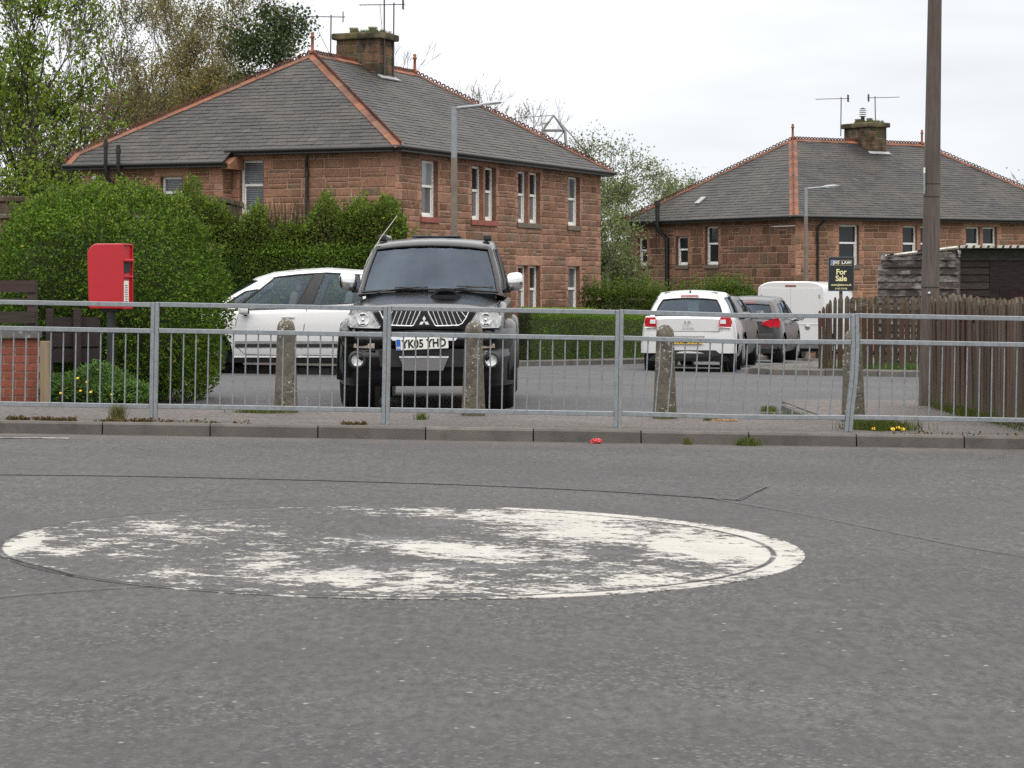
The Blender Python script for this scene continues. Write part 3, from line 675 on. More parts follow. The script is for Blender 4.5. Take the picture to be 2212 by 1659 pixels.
# ------------------------------------------------------------------ the farther house
CR = math.atan2(.53, .848); zl, zs = 3.45, 1.93
opsX = [(2.12, 3.08, zs, zl, 'dark', S_G, None), (5.29, 6.94, zs, zl, 'dark', S_G, (6.03, 6.19)), (8.57, 10.2, zs, zl, 'dark', S_G, (9.32, 9.46)), (12.2, 13.2, zs, zl, 'dark', S_G, None),
        (2.12, 3.08, zs-2.8, zl-2.8, 'dark', S_G, None), (5.29, 6.94, zs-2.8, zl-2.8, 'dark', S_G, (6.03, 6.19))]
opsY = [(9.55, 10.2, 1.95, 3.08, 'dark', S_G, None), (6.75, 7.55, 1.95, 3.09, 'dark', S_G, None), (4.75, 5.6, 1.96, 3.46, 'dark', S_G, None)]
H2 = house('sandstone_house', (10.57, 86.0), CR, 15.3, 10.7, 3.68, 7.0, 4.2, 'smaller looking red sandstone house at the right, beyond the white van and the shed', None, opsX, opsY, (8.0, .9, 1.6, 7.6), -2.6, (.1, .22, 1.05, .8))  # left wall tinted darker, right brighter: fall of daylight put into the stone
downpipe(H2, FX(), 1.02, 3.66, -2.0); soilpipe(H2, FY(), 8.05, 4.55, -2.0, 3.62, .09)
mb = MB(); mb.box((-.34, 5.9, 4.35), (.5, .5, .05), rot=Matrix.Rotation(-.62, 3, 'Y')); 
mb = MB()
hp = (7.0-3.74)/(4.2+.32); z_ = 3.74+hp*1.05; mb.box((.73, 6.9, z_+.05), (.45, .3, .05), rot=Matrix.Rotation(-math.atan(hp), 3, 'Y')); mb.build('roof_vent', M_LEAD, H2)

# ------------------------------------------------------------------ television aerials
def aerial(loc, h, boom, rz, label, stay=True, n=12, el=.35, z2=None):
    t = thing('tv_aerial', loc, label, 'aerial', rz, 'television aerials on the chimneys')
    mb = MB(); mb.tube([(0, 0, 0), (.02, 0, h)], .022, 6); mb.build('mast', M_AER, t)
    mb = MB(); mb.tube([(-boom*.75, 0, h-.06), (boom*.25, 0, h-.06)], .014, 6)
    for k in range(n):
        x = -boom*.75+boom*k/(n-1); mb.tube([(x, -el/2, h-.06), (x, el/2, h-.06)], .006, 4)
    mb.box((boom*.22, 0, h-.06), (.02, .3, .3)); mb.build('boom', M_AER, t)
    if stay:
        mb = MB(); mb.tube([(.0, 0, .15), (-.3, 0, h*.55), (-boom*.3, 0, h-.07)], .008, 4); mb.build('stay', M_AER, t)
    return t
def hp1(H, C, rot, p):
    c, s = math.cos(rot), math.sin(rot); return (C[0]+p[0]*c-p[1]*s, C[1]+p[0]*s+p[1]*c, p[2])
c1 = (-3.04, 60.0); c2 = (10.57, 86.0)
aerial(hp1(H1, c1, BROT, (7.02, 5.5, 7.9)), 1.35, 1.7, .12, 'long aerial on the left side of the mossy chimney')
aerial(hp1(H1, c1, BROT, (8.0, 3.9, 7.1)), 2.55, 1.35, -.1, 'tallest thin mast on the right corner of the mossy chimney, crossed by a boom', True, 10)
aerial(hp1(H1, c1, BROT, (7.3, 3.86, 7.1)), 3.2, .9, 1.5, 'bare mast reaching out of the top of the photo above the mossy chimney', False, 6)
aerial(hp1(H2, c2, CR, (7.5, 6.3, 7.3)), 1.62, 1.4, -.35, 'tall mast with a long boom at the left of the far chimney', False, 16)
aerial(hp1(H2, c2, CR, (8.25, 5.0, 7.75)), 1.15, 1.3, math.pi-.35, 'shorter mast rising from the cluttered top of the far chimney', False, 8)
aerial(hp1(H2, c2, CR, (-.12, 8.75, 2.3)), 1.2, 1.3, 1.0, 'small aerial on the dark end wall of the far house', False, 10)
mb = MB() # cowl on the far chimney
mb.tube([(0, 0, 0), (0, 0, .35)], .11, 10)
for k in range(4): mb.lathe([(.1, .36+k*.09), (.2, .36+k*.09), (.2, .38+k*.09), (.1, .38+k*.09)], (0, 0, 0), 12)
mb.lathe([(.2, .72), (.12, .76), (0, .8)], n=12)
mb.v = [(p[0]*.75, p[1]*.75, p[2]*.85) for p in mb.v]; cw = mb.build('chimney_cowl', M_GUT, None); cw.location = hp1(H2, c2, CR, (8.0, 5.5, 7.78)); tag(cw, 'dark slatted metal cowl on top of the far chimney', 'chimney cowl')
# ------------------------------------------------------------------ flat roofed outbuilding left of the nearer house
ob = thing('garden_outbuilding', (-10.6, 51.0, 0), 'low sandstone outbuilding with a dark flat coping behind the big rounded hedge', 'outbuilding')
wl_ = MB(); F = lambda s, o, z: (-3+s, -o, z); facade(wl_, F, 7.1, -.6, 2.75, [], .2); F = lambda s, o, z: (4.1+o, s, z); facade(wl_, F, 4, -.6, 2.75, [], .2, quoin0=False)
wl_.box((.55, 2, 1.0), (7.05, 3.95, 3.4), 1); wl_.build('wall', [M_STONE, M_MORTAR], ob, normals=False)
cp = MB(); cp.cbox((.55, 2, 3.15), (7.3, 4.2, .12), .02, 0, (.1, .07, .05, 1)); cp.cbox((.55, 2, 2.93), (7.2, 4.1, .3), .02, 0, (.13, .085, .065, 1)); cp.cbox((.55, 2, 2.77), (7.36, 4.3, .1), .02, 0, (.25, .21, .17, 1)); cp.build('coping', M_CHIM, ob)
# ------------------------------------------------------------------ vehicles
def paint(name, col, rough=.25, metal=0.0, coat=.6, dirt=.25):
    n = NB(name, rough, metal, .5); v = n.vec(); x = n.nd('SeparateXYZ', None, Vector=v)
    c = n.nd('RGB').outputs[0]; c.default_value = col
    low = n.math('MULTIPLY', n.mr(x.outputs['Z'], .2, .75, 1, 0), n.mr(n.noise(3, 5, .65), .3, .7, .2, 1))
    grime = n.math('MULTIPLY', n.math('ADD', low, n.mr(n.noise(1.5, 6, .7), .5, .8, 0, .35)), dirt, clamp=True)
    n.base(n.mix(grime, c, (.16, .145, .125, 1))); n.b.inputs['Specular IOR Level'].default_value = .42 if col[0] < .005 else .4; n.rough(n.mr(grime, 0, .4, rough, .6))
    n.b.inputs['Coat Weight'].default_value = coat; n.b.inputs['Coat Roughness'].default_value = .05
    n.bump(n.noise(.9, 2, .5), .05, .02); return n.mat
M_BLACKP = paint('black car paint', (.004, .004, .005, 1), .16, 0, .04, .02)
M_WHITEP = paint('white car paint', (.6, .6, .595, 1), .3, 0, .5, .16)
M_GREYP = paint('grey metallic car paint', (.05, .049, .052, 1), .32, .15, .3, .15)
M_DARKP = paint('dark grey metallic car paint', (.012, .012, .013, 1), .3, .0, .15, .12)
M_CHROME = vmat('chrome trim', (.82, .82, .82, 1), .12, 1.0, var=.06)
M_BRIGHT = vmat('polished metal badge', (.75, .75, .75, 1), .35, .25, var=.05)
M_SATIN = vmat('satin silver trim', (.42, .42, .42, 1), .35, .7, var=.12)
M_PLAS = vmat('black plastic trim', (.014, .014, .015, 1), .5, var=.25, bump=.1)
M_TYRE = vmat('tyre rubber', (.014, .014, .014, 1), .85, var=.3, scale=12, bump=.3)
M_RIM = vmat('alloy wheel rim', (.45, .45, .46, 1), .35, .8, var=.15)
M_SEAT = vmat('dark seat fabric', (.03, .03, .032, 1), .9, var=.2)
M_SEATL = vmat('light seat fabric', (.2, .2, .2, 1), .9, var=.2)
M_PLW = vmat('white number plate', (.72, .72, .66, 1), .4, var=.08)
M_PLY = vmat('yellow number plate', (.62, .4, .04, 1), .4, var=.08)
M_INK = vmat('black lettering', (.01, .01, .01, 1), .5, var=.1)
M_BLUE = vmat('blue plate strip', (.02, .1, .45, 1), .4, var=.1)
def lensmat(name, col, rough=.1, facet=40, f=.35):
    n = NB(name, rough, 0, .6); c = n.nd('RGB').outputs[0]; c.default_value = col
    n.base(n.scale(c, n.mr(n.vor(facet, None, 'Distance'), 0, .8, 1-f, 1+f))); n.b.inputs['Coat Weight'].default_value = .8; n.b.inputs['Coat Roughness'].default_value = .03
    return n.mat
M_LENS = lensmat('clear headlight lens', (.42, .43, .42, 1), .12, 22, .5)
M_RED = lensmat('red lamp lens', (.42, .012, .022, 1)); M_REDD = lensmat('dark red lamp lens', (.18, .008, .012, 1))
M_AMB = lensmat('amber grey indicator lens', (.32, .25, .2, 1))
M_WLENS = lensmat('white lamp lens', (.6, .6, .6, 1), .15, 60, .4)
def glass(name, tint, refl=.04):
    n = NB(name); n.t.nodes.remove(n.b)
    tr = n.nd('BsdfTransparent'); tr.inputs[0].default_value = tint
    gl = n.nd('BsdfGlossy'); gl.inputs[0].default_value = (.6, .72, .88, 1); gl.inputs['Roughness'].default_value = .03
    fr = n.nd('Fresnel'); fr.inputs[0].default_value = 1.5
    ms = n.nd('MixShader'); n.t.links.new(n.math('ADD', fr.outputs[0], n.math('MULTIPLY', n.noise(2, 3, .6), refl)), ms.inputs[0])
    n.t.links.new(tr.outputs[0], ms.inputs[1]); n.t.links.new(gl.outputs[0], ms.inputs[2]); n.t.links.new(ms.outputs[0], n.o.inputs[0]); return n.mat
M_GLASS = glass('tinted car glass', (.74, .82, .79, 1), .05)
M_WSCR = glass('windscreen glass', (.2, .25, .28, 1), .06)
M_PRIV = glass('dark privacy glass', (.12, .145, .145, 1), .03)
I = lambda pts: (lambda y: float(np.interp(y, [p[0] for p in pts], [p[1] for p in pts])))
lerp = lambda a, b, t: a+(b-a)*t
SIDE = [(0, .93), (.18, .985), (.45, 1), (.72, .992), (.9, .968), (1, .94)]
def wheel(t, x, y, r, wd, spokes=10, rim=None):
    sg = 1 if x > 0 else -1
    mb = MB(); h = wd/2; prof = [(r*.62, -h), (r*.86, -h), (r*.97, -h*.82), (r, -h*.55), (r, h*.55), (r*.97, h*.82), (r*.86, h), (r*.62, h*.96), (r*.6, h*.3)]
    mb.lathe(prof, (x, y, r), 40, 'x')
    wh = mb.build('wheel', M_TYRE, t)
    mb = MB(); o = x+sg*(h*.86)
    mb.lathe([(r*.64, 0), (r*.6, sg*.012), (r*.55, -sg*.02), (r*.55, -sg*.1)], (o, y, r), 36, 'x')
    mb.lathe([(0, sg*.012), (r*.12, sg*.01), (r*.15, -sg*.012)], (o, y, r), 20, 'x')
    for k in range(spokes):
        a = 2*math.pi*k/spokes; d = Vector((0, math.cos(a), math.sin(a))); n_ = Vector((0, -d.z, d.y)); c = Vector((o, y, r))
        q = [c+d*r*.1+n_*.022, c+d*r*.1-n_*.022, c+d*r*.57-n_*.03, c+d*r*.57+n_*.03]; ex = Vector((sg*.012, 0, 0))
        mb.add([p+ex for p in q]+[p-ex*2 for p in q], [(0, 1, 2, 3), (0, 3, 7, 4), (1, 2, 6, 5)])
    mb.build('rim', rim or M_RIM, wh)
    mb = MB(); mb.lathe([(0, 0), (r*.5, 0)], (o-sg*.07, y, r), 24, 'x'); mb.build('brake_disc', M_PLAS, wh)
def carbody(t, sp, mat):
    """lofted lower body with wheel arches; local front is at y=0, looking along -y"""
    L, zl = sp['L'], sp.get('zl', .22); w, zs, zt, zb = I(sp['w']), I(sp['zs']), I(sp['zt']), I(sp['zb']); sd = I(sp.get('side', SIDE)); rw, ra = sp['rw'], sp['ra']
    ys = set(np.linspace(0, L, int(L/.07)).round(4)) | {.015, .03, .06, .1, L-.015, L-.03, L-.06, L-.1}
    for yw in sp['axles']: ys |= set(np.round(yw+ra*np.sin(np.linspace(-1.5708, 1.5708, 25)), 4))
    ys = sorted(y for y in ys if 0 <= y <= L); NL, NT = 13, 8
    def prof(y):
        b = zb(y)
        for yw in sp['axles']:
            if abs(y-yw) < ra: b = max(b, rw+math.sqrt(max(0, ra*ra-(y-yw)**2)))
        W, s_, tp = w(y), zs(y), zt(y); pts = []
        for k in range(NL):
            z = max(lerp(zl, s_, k/(NL-1)), min(b, s_-.02)); pts.append((W*sd((z-zl)/(s_-zl)), z))
        xs = pts[-1][0]; cq = sp.get('cq', 2.6)
        for k in range(1, NT+1):
            q = k/NT; q = q**1.25; pts.append((xs*(1-q), s_+(tp-s_)*(1-(1-q)**cq)))
        return pts
    vs = []; n = NL+NT; m = 2*n-1
    for y in ys:
        p = prof(y); vs += [(-x, y, z) for x, z in p]+[(x, y, z) for x, z in p[-2::-1]]
    fs = [(j*m+i, j*m+i+1, (j+1)*m+i+1, (j+1)*m+i) for j in range(len(ys)-1) for i in range(m-1)]
    mb = MB(); mb.add(vs, fs, 0, None, True)
    for j in (0, len(ys)-1):
        mb.add(vs[j*m:(j+1)*m], [(i, m-1-i, m-2-i, i+1) for i in range(n-1)], 0, None, False)
    o = mb.build('body', mat, t, merge=.0005, bevel=sp.get('bev', 0))
    mb = MB(); ws = max(p[1] for p in sp['w']); a0, a1 = sp['axles']
    mb.box((0, L/2, zl+.06), (2*ws*.8, L*.93, .12)); mb.box((0, L/2, .45), (2*(ws-.3), L*.9, .36)); mb.box((0, (a0+a1)/2, .42), (2*ws*.93, a1-a0-2*ra-.02, .3))
    mb.build('underbody', M_PLAS, t)
    def side(sg, y, z, off=.0):
        W, s_ = w(y), zs(y); return (sg*(W*sd((z-zl)/(s_-zl))+off), y, z)
    return side
def dark_arches(t, sp, side):
    for sg in (-1, 1):
        for yw in sp['axles']:
            mb = MB(); ra = sp['ra']
            wx = I(sp['w'])(yw); x = sg*(wx-.32); mb.lathe([(ra+.02, x), (ra+.02, sg*(wx-.05))], (0, yw, sp['rw']), 24, 'x')
            mb.lathe([(0, 0), (ra+.02, 0)], (x, yw, sp['rw']), 24, 'x'); mb.build('wheel_well', M_PLAS, t)
def greenhouse(t, g, mat, sides, front, rear, mg=None, mgr=None, mgf=None, roofmat=None, pillar=None):
    belt, roof, w0, w1 = I(g['belt']), I(g['roof']), I(g['w0']), I(g['w1']); bow = g.get('bow', .02); cr_ = g.get('crown', .03); hc = g.get('hc', 0.0)
    yf0, yf1, yr0, yr1, bf, br_ = g['yf0'], g['yf1'], g['yr0'], g['yr1'], g.get('bf', .08), g.get('br', .05)
    X = lambda s, v: lerp(w0(s), w1(s), v)+bow*math.sin(math.pi*v)
    def Sd(sg): return lambda s, v: (sg*X(s, v), lerp(lerp(yf0, yr0, s), lerp(yf1, yr1, s), v), lerp(belt(s), roof(s), v))
    Fr = lambda u, v: (u*X(0, v), lerp(yf0, yf1, v)-bf*(1-u*u), lerp(belt(0), roof(0), v)+cr_*v*(1-u*u)+hc*(1-v)*(1-u*u))
    Re = lambda u, v: (u*X(1, v), lerp(yr0, yr1, v)+br_*(1-u*u), lerp(belt(1), roof(1), v)+cr_*v*(1-u*u))
    Rf = lambda u, s: (u*w1(s), lerp(yf1, yr1, s)+(br_*s-bf*(1-s))*(1-u*u), roof(s)+cr_*(1-u*u))
    def brk(a, b, n, extra): return sorted(set([round(a+(b-a)*k/n, 4) for k in range(n+1)]) | {round(e_, 4) for e_ in extra})
    mb = MB()
    inside = lambda wins: (lambda u, v: any(a < u < b and c < v < d for a, b, c, d in wins))
    for sg in (-1, 1):
        mb.grid(Sd(sg), brk(0, 1, 16, [x for w_ in sides for x in w_[:2]]), brk(0, 1, 6, [x for w_ in sides for x in w_[2:]]), 0, None, True, inside(sides))
    us = lambda ws: brk(-1, 1, 12, [x for w_ in ws for x in w_[:2]]); vs = lambda ws: brk(0, 1, 6, [x for w_ in ws for x in w_[2:]])
    mb.grid(Fr, us(front), vs(front), 0, None, True, inside(front)); mb.grid(Re, us(rear), vs(rear), 0, None, True, inside(rear))
    mb.grid(Rf, brk(-1, 1, 12, []), brk(0, 1, 16, []), 1 if roofmat else 0, None, True)
    cab = mb.build('cabin', [mat, roofmat] if roofmat else mat, t, merge=.002, bevel=.03)
    def pane(nm, fn, wdw, m, sc=.992):
        p = MB(); a, b, c, d = wdw
        p.grid(lambda u, v: (fn(u, v)[0]*sc, fn(u, v)[1]*(1 if nm == 'side_window' else 1)+(.012 if nm == 'windscreen' else -.012 if nm == 'rear_window' else 0), fn(u, v)[2]), [lerp(a, b, k/6) for k in range(7)], [lerp(c, d, k/4) for k in range(5)])
        # dark rubber surround
        o = p.build(nm, m, t)
        q = MB(); e = .012; ring = [(a, c), (b, c), (b, d), (a, d)]
        pts = []
        for i in range(4):
            (p0, q0), (p1, q1) = ring[i], ring[(i+1) % 4]
            pts += [Vector(fn(lerp(p0, p1, k/8), lerp(q0, q1, k/8))) for k in range(8)]
        q.tube(pts+[pts[0]], g.get('seal', .011), 6, cap=False); q.build('window_seal', M_PLAS, o)
    for sg in (-1, 1):
        for w_ in sides: pane('side_window', Sd(sg), w_, mg or M_GLASS)
    for w_ in front: pane('windscreen', Fr, w_, mgf or mg or M_GLASS)
    for w_ in rear: pane('rear_window', Re, w_, mgr or mg or M_GLASS)
    if pillar:
        for sg in (-1, 1):
            for (s0, s1) in pillar:
                p = MB(); f = Sd(sg); p.grid(lambda u, v: (f(u, v)[0]+sg*.004, f(u, v)[1], f(u, v)[2]), [s0, (s0+s1)/2, s1], [.06, .3, .6, .9]); p.build('door_pillar', M_PLAS, t)
    return dict(S=Sd, F=Fr, R=Re, T=Rf)
def seats(t, rows, z, hw=.38, m=None, head=True):
    for (y, dirn) in rows:
        for x in (-hw, hw):
            mb = MB(); rot = Matrix.Rotation(-.22, 3, 'X')
            mb.cbox((x, y, z), (.46, .12, .55), .05, rot=rot); mb.cbox((x, y+.1, z+.36), (.27, .09, .18), .04)
            for s_ in (-.07, .07): mb.tube([(x+s_, y+.08, z+.2), (x+s_, y+.1, z+.32)], .008, 5)
            mb.build('seat', m or M_SEAT, t)
def mirror(t, sg, x, y, z, d=(.2, .12, .15), mat=None, low=None):
    mb = MB(); b = bmesh.new(); bmesh.ops.create_uvsphere(b, u_segments=20, v_segments=12, radius=.5); b.verts.index_update()
    P = []
    for v in b.verts:
        q = Vector(v.co)*2; p = Vector([math.copysign(abs(c)**.62, c) for c in q])*.5
        P.append((x+sg*(d[0]/2)+p.x*d[0], y+p.y*d[1]-(.02 if p.x*sg > 0 else 0)*0, z+p.z*d[2]+p.x*sg*d[2]*.08))
    mb.add(P, [[v.index for v in f.verts] for f in b.faces], 0, None, True); b.free()
    o = mb.build('door_mirror', mat, t)
    mb = MB(); mb.cbox((x, y+.01, z-d[2]*.45), (.12, .05, .05), .015); mb.build('mirror_arm', low or M_PLAS, o)
    mb = MB(); mb.box((x+sg*d[0]*.5, y+d[1]*.47, z), (d[0]*.8, .02, d[2]*.75)); mb.build('mirror_glass', M_CHROME, o)
def plate(t, y, z, txt, m, x=0, face=-1, wd=.52, ht=.112, rot=0.0, euro=True, size=.1):
    r = Matrix.Rotation(rot, 3, 'Y'); mb = MB(); mb.cbox((x, y, z), (wd, .014, ht), .006, rot=r); p = mb.build('number_plate', m, t)
    f = lambda a, b, h: tuple(Vector((x, y+face*(.0085+h), z))+r @ Vector((-face*a, 0, b)))
    if not txt: return p
    mb = MB(); mb.text(txt, size, lambda a, b, h: f(a*.82+(.02 if euro else 0), b*1.0-.001, h), .0008, .0042, spacing=1.06); mb.build('registration', M_INK, p, normals=False)
    if euro:
        mb = MB(); f2 = lambda a, b: f(a, b, .0); mb.quad(f2(-wd/2+.004, -ht/2+.004), f2(-wd/2+.046, -ht/2+.004), f2(-wd/2+.046, ht/2-.004), f2(-wd/2+.004, ht/2-.004)); mb.build('blue_strip', M_BLUE, p)
        mb = MB(); mb.text('GB', .03, lambda a, b, h: f(a-wd/2+.025, b-.032, h+.001), .0005, .0006); mb.build('country_code', M_PLW, p, normals=False)
    return p

# ---- the black pickup, seen from the front
SU = thing('pickup_truck', (-.885, 23.34, .015), 'black pickup with chrome mirrors and grille facing the road behind the guardrail', 'pickup', R(-.6))
sp = dict(L=5.0, w=[(0, .66), (.03, .72), (.08, .765), (.2, .81), (.4, .835), (1.0, .86), (4.6, .87), (4.9, .85), (5, .8)], zs=[(0, .99), (.1, 1.01), (.5, 1.035), (1.3, 1.10), (5, 1.13)],
     zt=[(0, 1.035), (.05, 1.065), (.15, 1.095), (.5, 1.15), (1.15, 1.225), (1.5, 1.2), (5, 1.2)], zb=[(0, .42), (.3, .36), (4.6, .38), (5, .45)], axles=(.86, 3.86), rw=.375, ra=.455, zl=.3, cq=3.6)
side = carbody(SU, sp, M_BLACKP); dark_arches(SU, sp, side)
for y in (.86, 3.86):
    for sg in (-1, 1): wheel(SU, sg*.775, y, .375, .265, 6)
for sg in (-1, 1): # arch flares
    for yw in (.86, 3.86):
        mb = MB(); pr = [(.445, .78), (.452, .91), (.475, .925), (.52, .915), (.56, .875), (.575, .80)]
        mb.grid(lambda a, k: (sg*pr[int(k)][1], yw-pr[int(k)][0]*math.cos(a), .375+pr[int(k)][0]*math.sin(a)), [lerp(-.1, math.pi+.1, q/28) for q in range(29)], list(range(6)))
        mb.build('arch_flare', M_BLACKP, SU)
gh = greenhouse(SU, dict(belt=[(0, 1.19), (.2, 1.16), (1, 1.17)], roof=[(0, 1.71), (.08, 1.745), (.3, 1.775), (.75, 1.78), (1, 1.74)], w0=[(0, .775), (.2, .80), (1, .8)], w1=[(0, .635), (.2, .65), (1, .64)], yf0=1.2, yf1=1.83, yr0=4.9, yr1=4.75, bf=.13, br=.05, crown=.045, hc=.035, bow=.015, seal=.014),
     M_BLACKP, [(.06, .26, .08, .88), (.29, .5, .08, .88), (.55, .96, .08, .88)], [(-.935, .935, .04, .93)], [(-.85, .85, .15, .85)], mg=M_PRIV, mgf=M_WSCR)
seats(SU, [(2.35, 1), (3.2, 1)], 1.12, .36)
mb = MB(); mb.cbox((0, 1.62, 1.17), (1.4, .5, .12), .04); mb.build('dashboard', M_PLAS, SU)
mb = MB(); mb.lathe([(.19, -.012), (.205, 0), (.19, .012), (.175, 0), (.19, -.012)], (0, 0, 0), 24); rr = Matrix.Rotation(R(62), 3, 'X'); mb.v = [tuple(rr @ Vector(p)+Vector((-.36, 1.92, 1.25))) for p in mb.v]; mb.build('steering_wheel', M_PLAS, SU)
mb = MB(); mb.cbox((.02, 1.86, 1.665), (.2, .03, .06), .015); mb.tube([(.02, 1.8, 1.74), (.02, 1.85, 1.68)], .01, 6); mb.build('interior_mirror', M_PLAS, SU)
mb = MB(); mb.cbox((.05, 1.5, 1.255), (.3, .14, .06), .03); mb.build('dashboard_pad', M_SATIN, SU)
# bumper
def by(x, z):
    a = abs(x); return -.13+.05*a+(.55*((a-.62)/.28)**2.2 if a > .62 else 0)+{0: 0}.get(0)
bz = [(.27, .09), (.3, .03), (.36, .0), (.5, .0), (.555, -.015), (.6, -.015), (.62, .02), (.665, .022), (.685, -.012), (.76, -.015), (.81, .01), (.85, .07)]
mb = MB(); bxs = [lerp(-.905, .905, k/44) for k in range(45)]
mb.grid(lambda x, k: (x, by(x, 0)+bz[int(k)][1]+.02, bz[int(k)][0]), bxs, list(range(len(bz)))); mb.build('bumper', M_BLACKP, SU)
def fp(x, z, o=0.0): return (x, by(x, z)+.005-o, z)
def panel(nm, poly, mat, par=SU, th=.012, off=.0, f=fp):
    mb = MB(); mb.prism(poly, off, off+th, lambda a, b, h: f(a, b, h)); return mb.build(nm, mat, par)
panel('lower_intake', [(-.44, .47), (.44, .47), (.46, .65), (-.46, .65)], M_INK, off=.012, th=.006)
panel('skid_plate', [(-.195, .435), (.195, .435), (.24, .555), (-.24, .555)], vmat('dull silver plastic', (.16, .155, .15, 1), .5, .3, var=.15), off=.02, th=.02)
panel('intake_trim', [(-.245, .56), (.245, .56), (.25, .578), (-.25, .578)], M_CHROME, off=.03, th=.014)
panel('number_plate_bar', [(-.315, .735), (.315, .735), (.37, .80), (-.37, .80)], M_CHROME, off=.02, th=.016)
plate(SU, -.2, .705, 'YK05 YHD', M_PLW, x=-.015, wd=.525, ht=.115, rot=R(-2.6), size=.112)
for sg in (-1, 1):
    p = panel('indicator', [(sg*.5, .655), (sg*.715, .66), (sg*.71, .70), (sg*.5, .705)], M_AMB, off=.0, th=.012)
    mb = MB(); mb.lathe([(.0, .0), (.052, 0), (.056, .006), (.062, .006), (.07, -.02)], (0, 0, 0), 24); c = Vector((sg*.675, by(.675, 0)+.01, .535))
    mb.v = [tuple(c+Vector((q[0], -q[2]-.012, q[1]))) for q in mb.v]; fl_ = mb.build('fog_lamp', M_LENS, SU)
    mb = MB(); mb.lathe([(.058, .0), (.062, .016), (.085, .012), (.098, -.02)], (0, 0, 0), 24); mb.v = [tuple(c+Vector((q[0], -q[2]-.012, q[1]))) for q in mb.v]; mb.build('lamp_ring', M_PLAS, fl_)
# headlights
def hy(x, z, o=0.0): a = abs(x); return (x, -.02+.09*max(0, a-.42)+.9*max(0, a-.6)**2-o, z)
def hl(k): # rounded outline
    P = [(.47, .862), (.74, .868), (.765, .89), (.768, .985), (.745, 1.015), (.55, 1.022), (.535, 1.01), (.455, .885)]
    cx, cz = .63, .942; return [(cx+(x-cx)*k, cz+(z-cz)*k) for x, z in P]
for sg in (-1, 1):
    m_ = lambda P: [(sg*x, z) for x, z in P]
    b_ = panel('headlight', m_(hl(1.08)), M_CHROME, th=.05, off=-.02, f=hy)
    panel('lens', m_(hl(.95)), M_LENS, b_, .008, .03, hy)
    mb = MB(); c = Vector(hy(sg*.62, .945, .042)); mb.lathe([(.0, -.012), (.02, -.006), (.055, .0), (.062, .006), (.066, .0)], (0, 0, 0), 24); mb.v = [tuple(c+Vector((q[0], -q[2], q[1]))) for q in mb.v]; mb.build('reflector', M_WLENS, b_)
    mb = MB(); mb.lathe([(0, .02), (.014, .016), (.018, 0)], (0, 0, 0), 14); mb.v = [tuple(c+Vector((q[0], -q[2], q[1]))) for q in mb.v]; mb.build('bulb', M_CHROME, b_)
    for dz in (-.04, .04):
        mb = MB(); c2_ = c+Vector((sg*.005, .004, dz*.2)); mb.box(c2_+Vector((0, -.006, dz)), (.05, .004, .012)); mb.build('reflector_bar', M_PLAS, b_)
# grille
def gy(x, z, o=0.0): return (x, -.075+.06*abs(x)-o, z)
gr = MB(); gr.prism([(-.47, 1.045), (-.35, .872), (.35, .872), (.47, 1.045)], -.1, .0, lambda a, b, h: gy(a, b, h)); grille = gr.build('grille', M_BLACKP, SU, bevel=.01)
for sg in (-1, 1):
    P = [(.455, 1.035), (.425, .965), (.385, .905), (.345, .886), (.125, .88), (.105, .89), (.035, 1.03)]
    panel('grille_recess', [(sg*x, z) for x, z in P], M_INK, grille, .002, .001, gy)
    mb = MB(); mb.tube([gy(sg*x, z, .01) for x, z in P], .0085, 6); mb.build('grille_surround', M_CHROME, grille)
    for k in range(7):
        a = .085+k*.047; mb = MB(); x1 = a+.055
        zb_ = .886 if x1 < .35 else .9+(x1-.35)*.9
        mb.tube([gy(sg*a, 1.03, .008), gy(sg*x1, zb_, .008)], .0062, 6); mb.build('grille_slat', M_CHROME, grille)
mb = MB(); s_ = .0315; C0 = (0, .925)
for th in (90, 210, 330):
    a, b = R(th-30), R(th+30); q = [C0, (C0[0]+s_*math.cos(a)*1.08, C0[1]+s_*math.sin(a)*1.08), (C0[0]+s_*1.87*math.cos(R(th)), C0[1]+s_*1.87*math.sin(R(th))), (C0[0]+s_*math.cos(b)*1.08, C0[1]+s_*math.sin(b)*1.08)]
    mb.prism(q, .004, .02, lambda a, b, h: gy(a, b, h))
mb.build('emblem', M_BRIGHT, grille)
# bonnet scoop, creases, wipers, mirrors, roof rails, whip aerial
def hood(x, y): # bonnet surface height
    s0, tp = I(sp['zs'])(y), I(sp['zt'])(y); xs = I(sp['w'])(y)*.94; q = 1-min(1, abs(x)/xs); return s0+(tp-s0)*(1-(1-q)**3.6)
mb = MB(); cx = .19
def sc(u, v): # u across, v from nose of the scoop back
    h_ = .1*(1-abs(u)**3)*(1-v)**.8; x = cx+u*.165*(1-.25*v); y = .62+v*.5; return (x, y, hood(x, y)+h_-.004)
mb.grid(sc, [lerp(-1, 1, k/16) for k in range(17)], [k/8 for k in range(9)]); scp = mb.build('bonnet_scoop', M_BLACKP, SU)
mb = MB(); mb.grid(lambda u, v: (cx+u*.165, .618-.0*v, hood(cx+u*.165, .62)-.004+.1*(1-abs(u)**3)*v), [lerp(-1, 1, k/16) for k in range(17)], [0, .5, 1]); mb.build('scoop_lip', M_BLACKP, scp)
mb = MB(); mb.grid(lambda u, v: (cx+u*.11, .612, hood(cx, .62)+.026+.042*v*(1-abs(u)**4)), [lerp(-1, 1, k/12) for k in range(13)], [0, 1]); mb.build('scoop_mouth', vmat('matt black recess', (.003, .003, .003, 1), .95, spec=.05), scp)
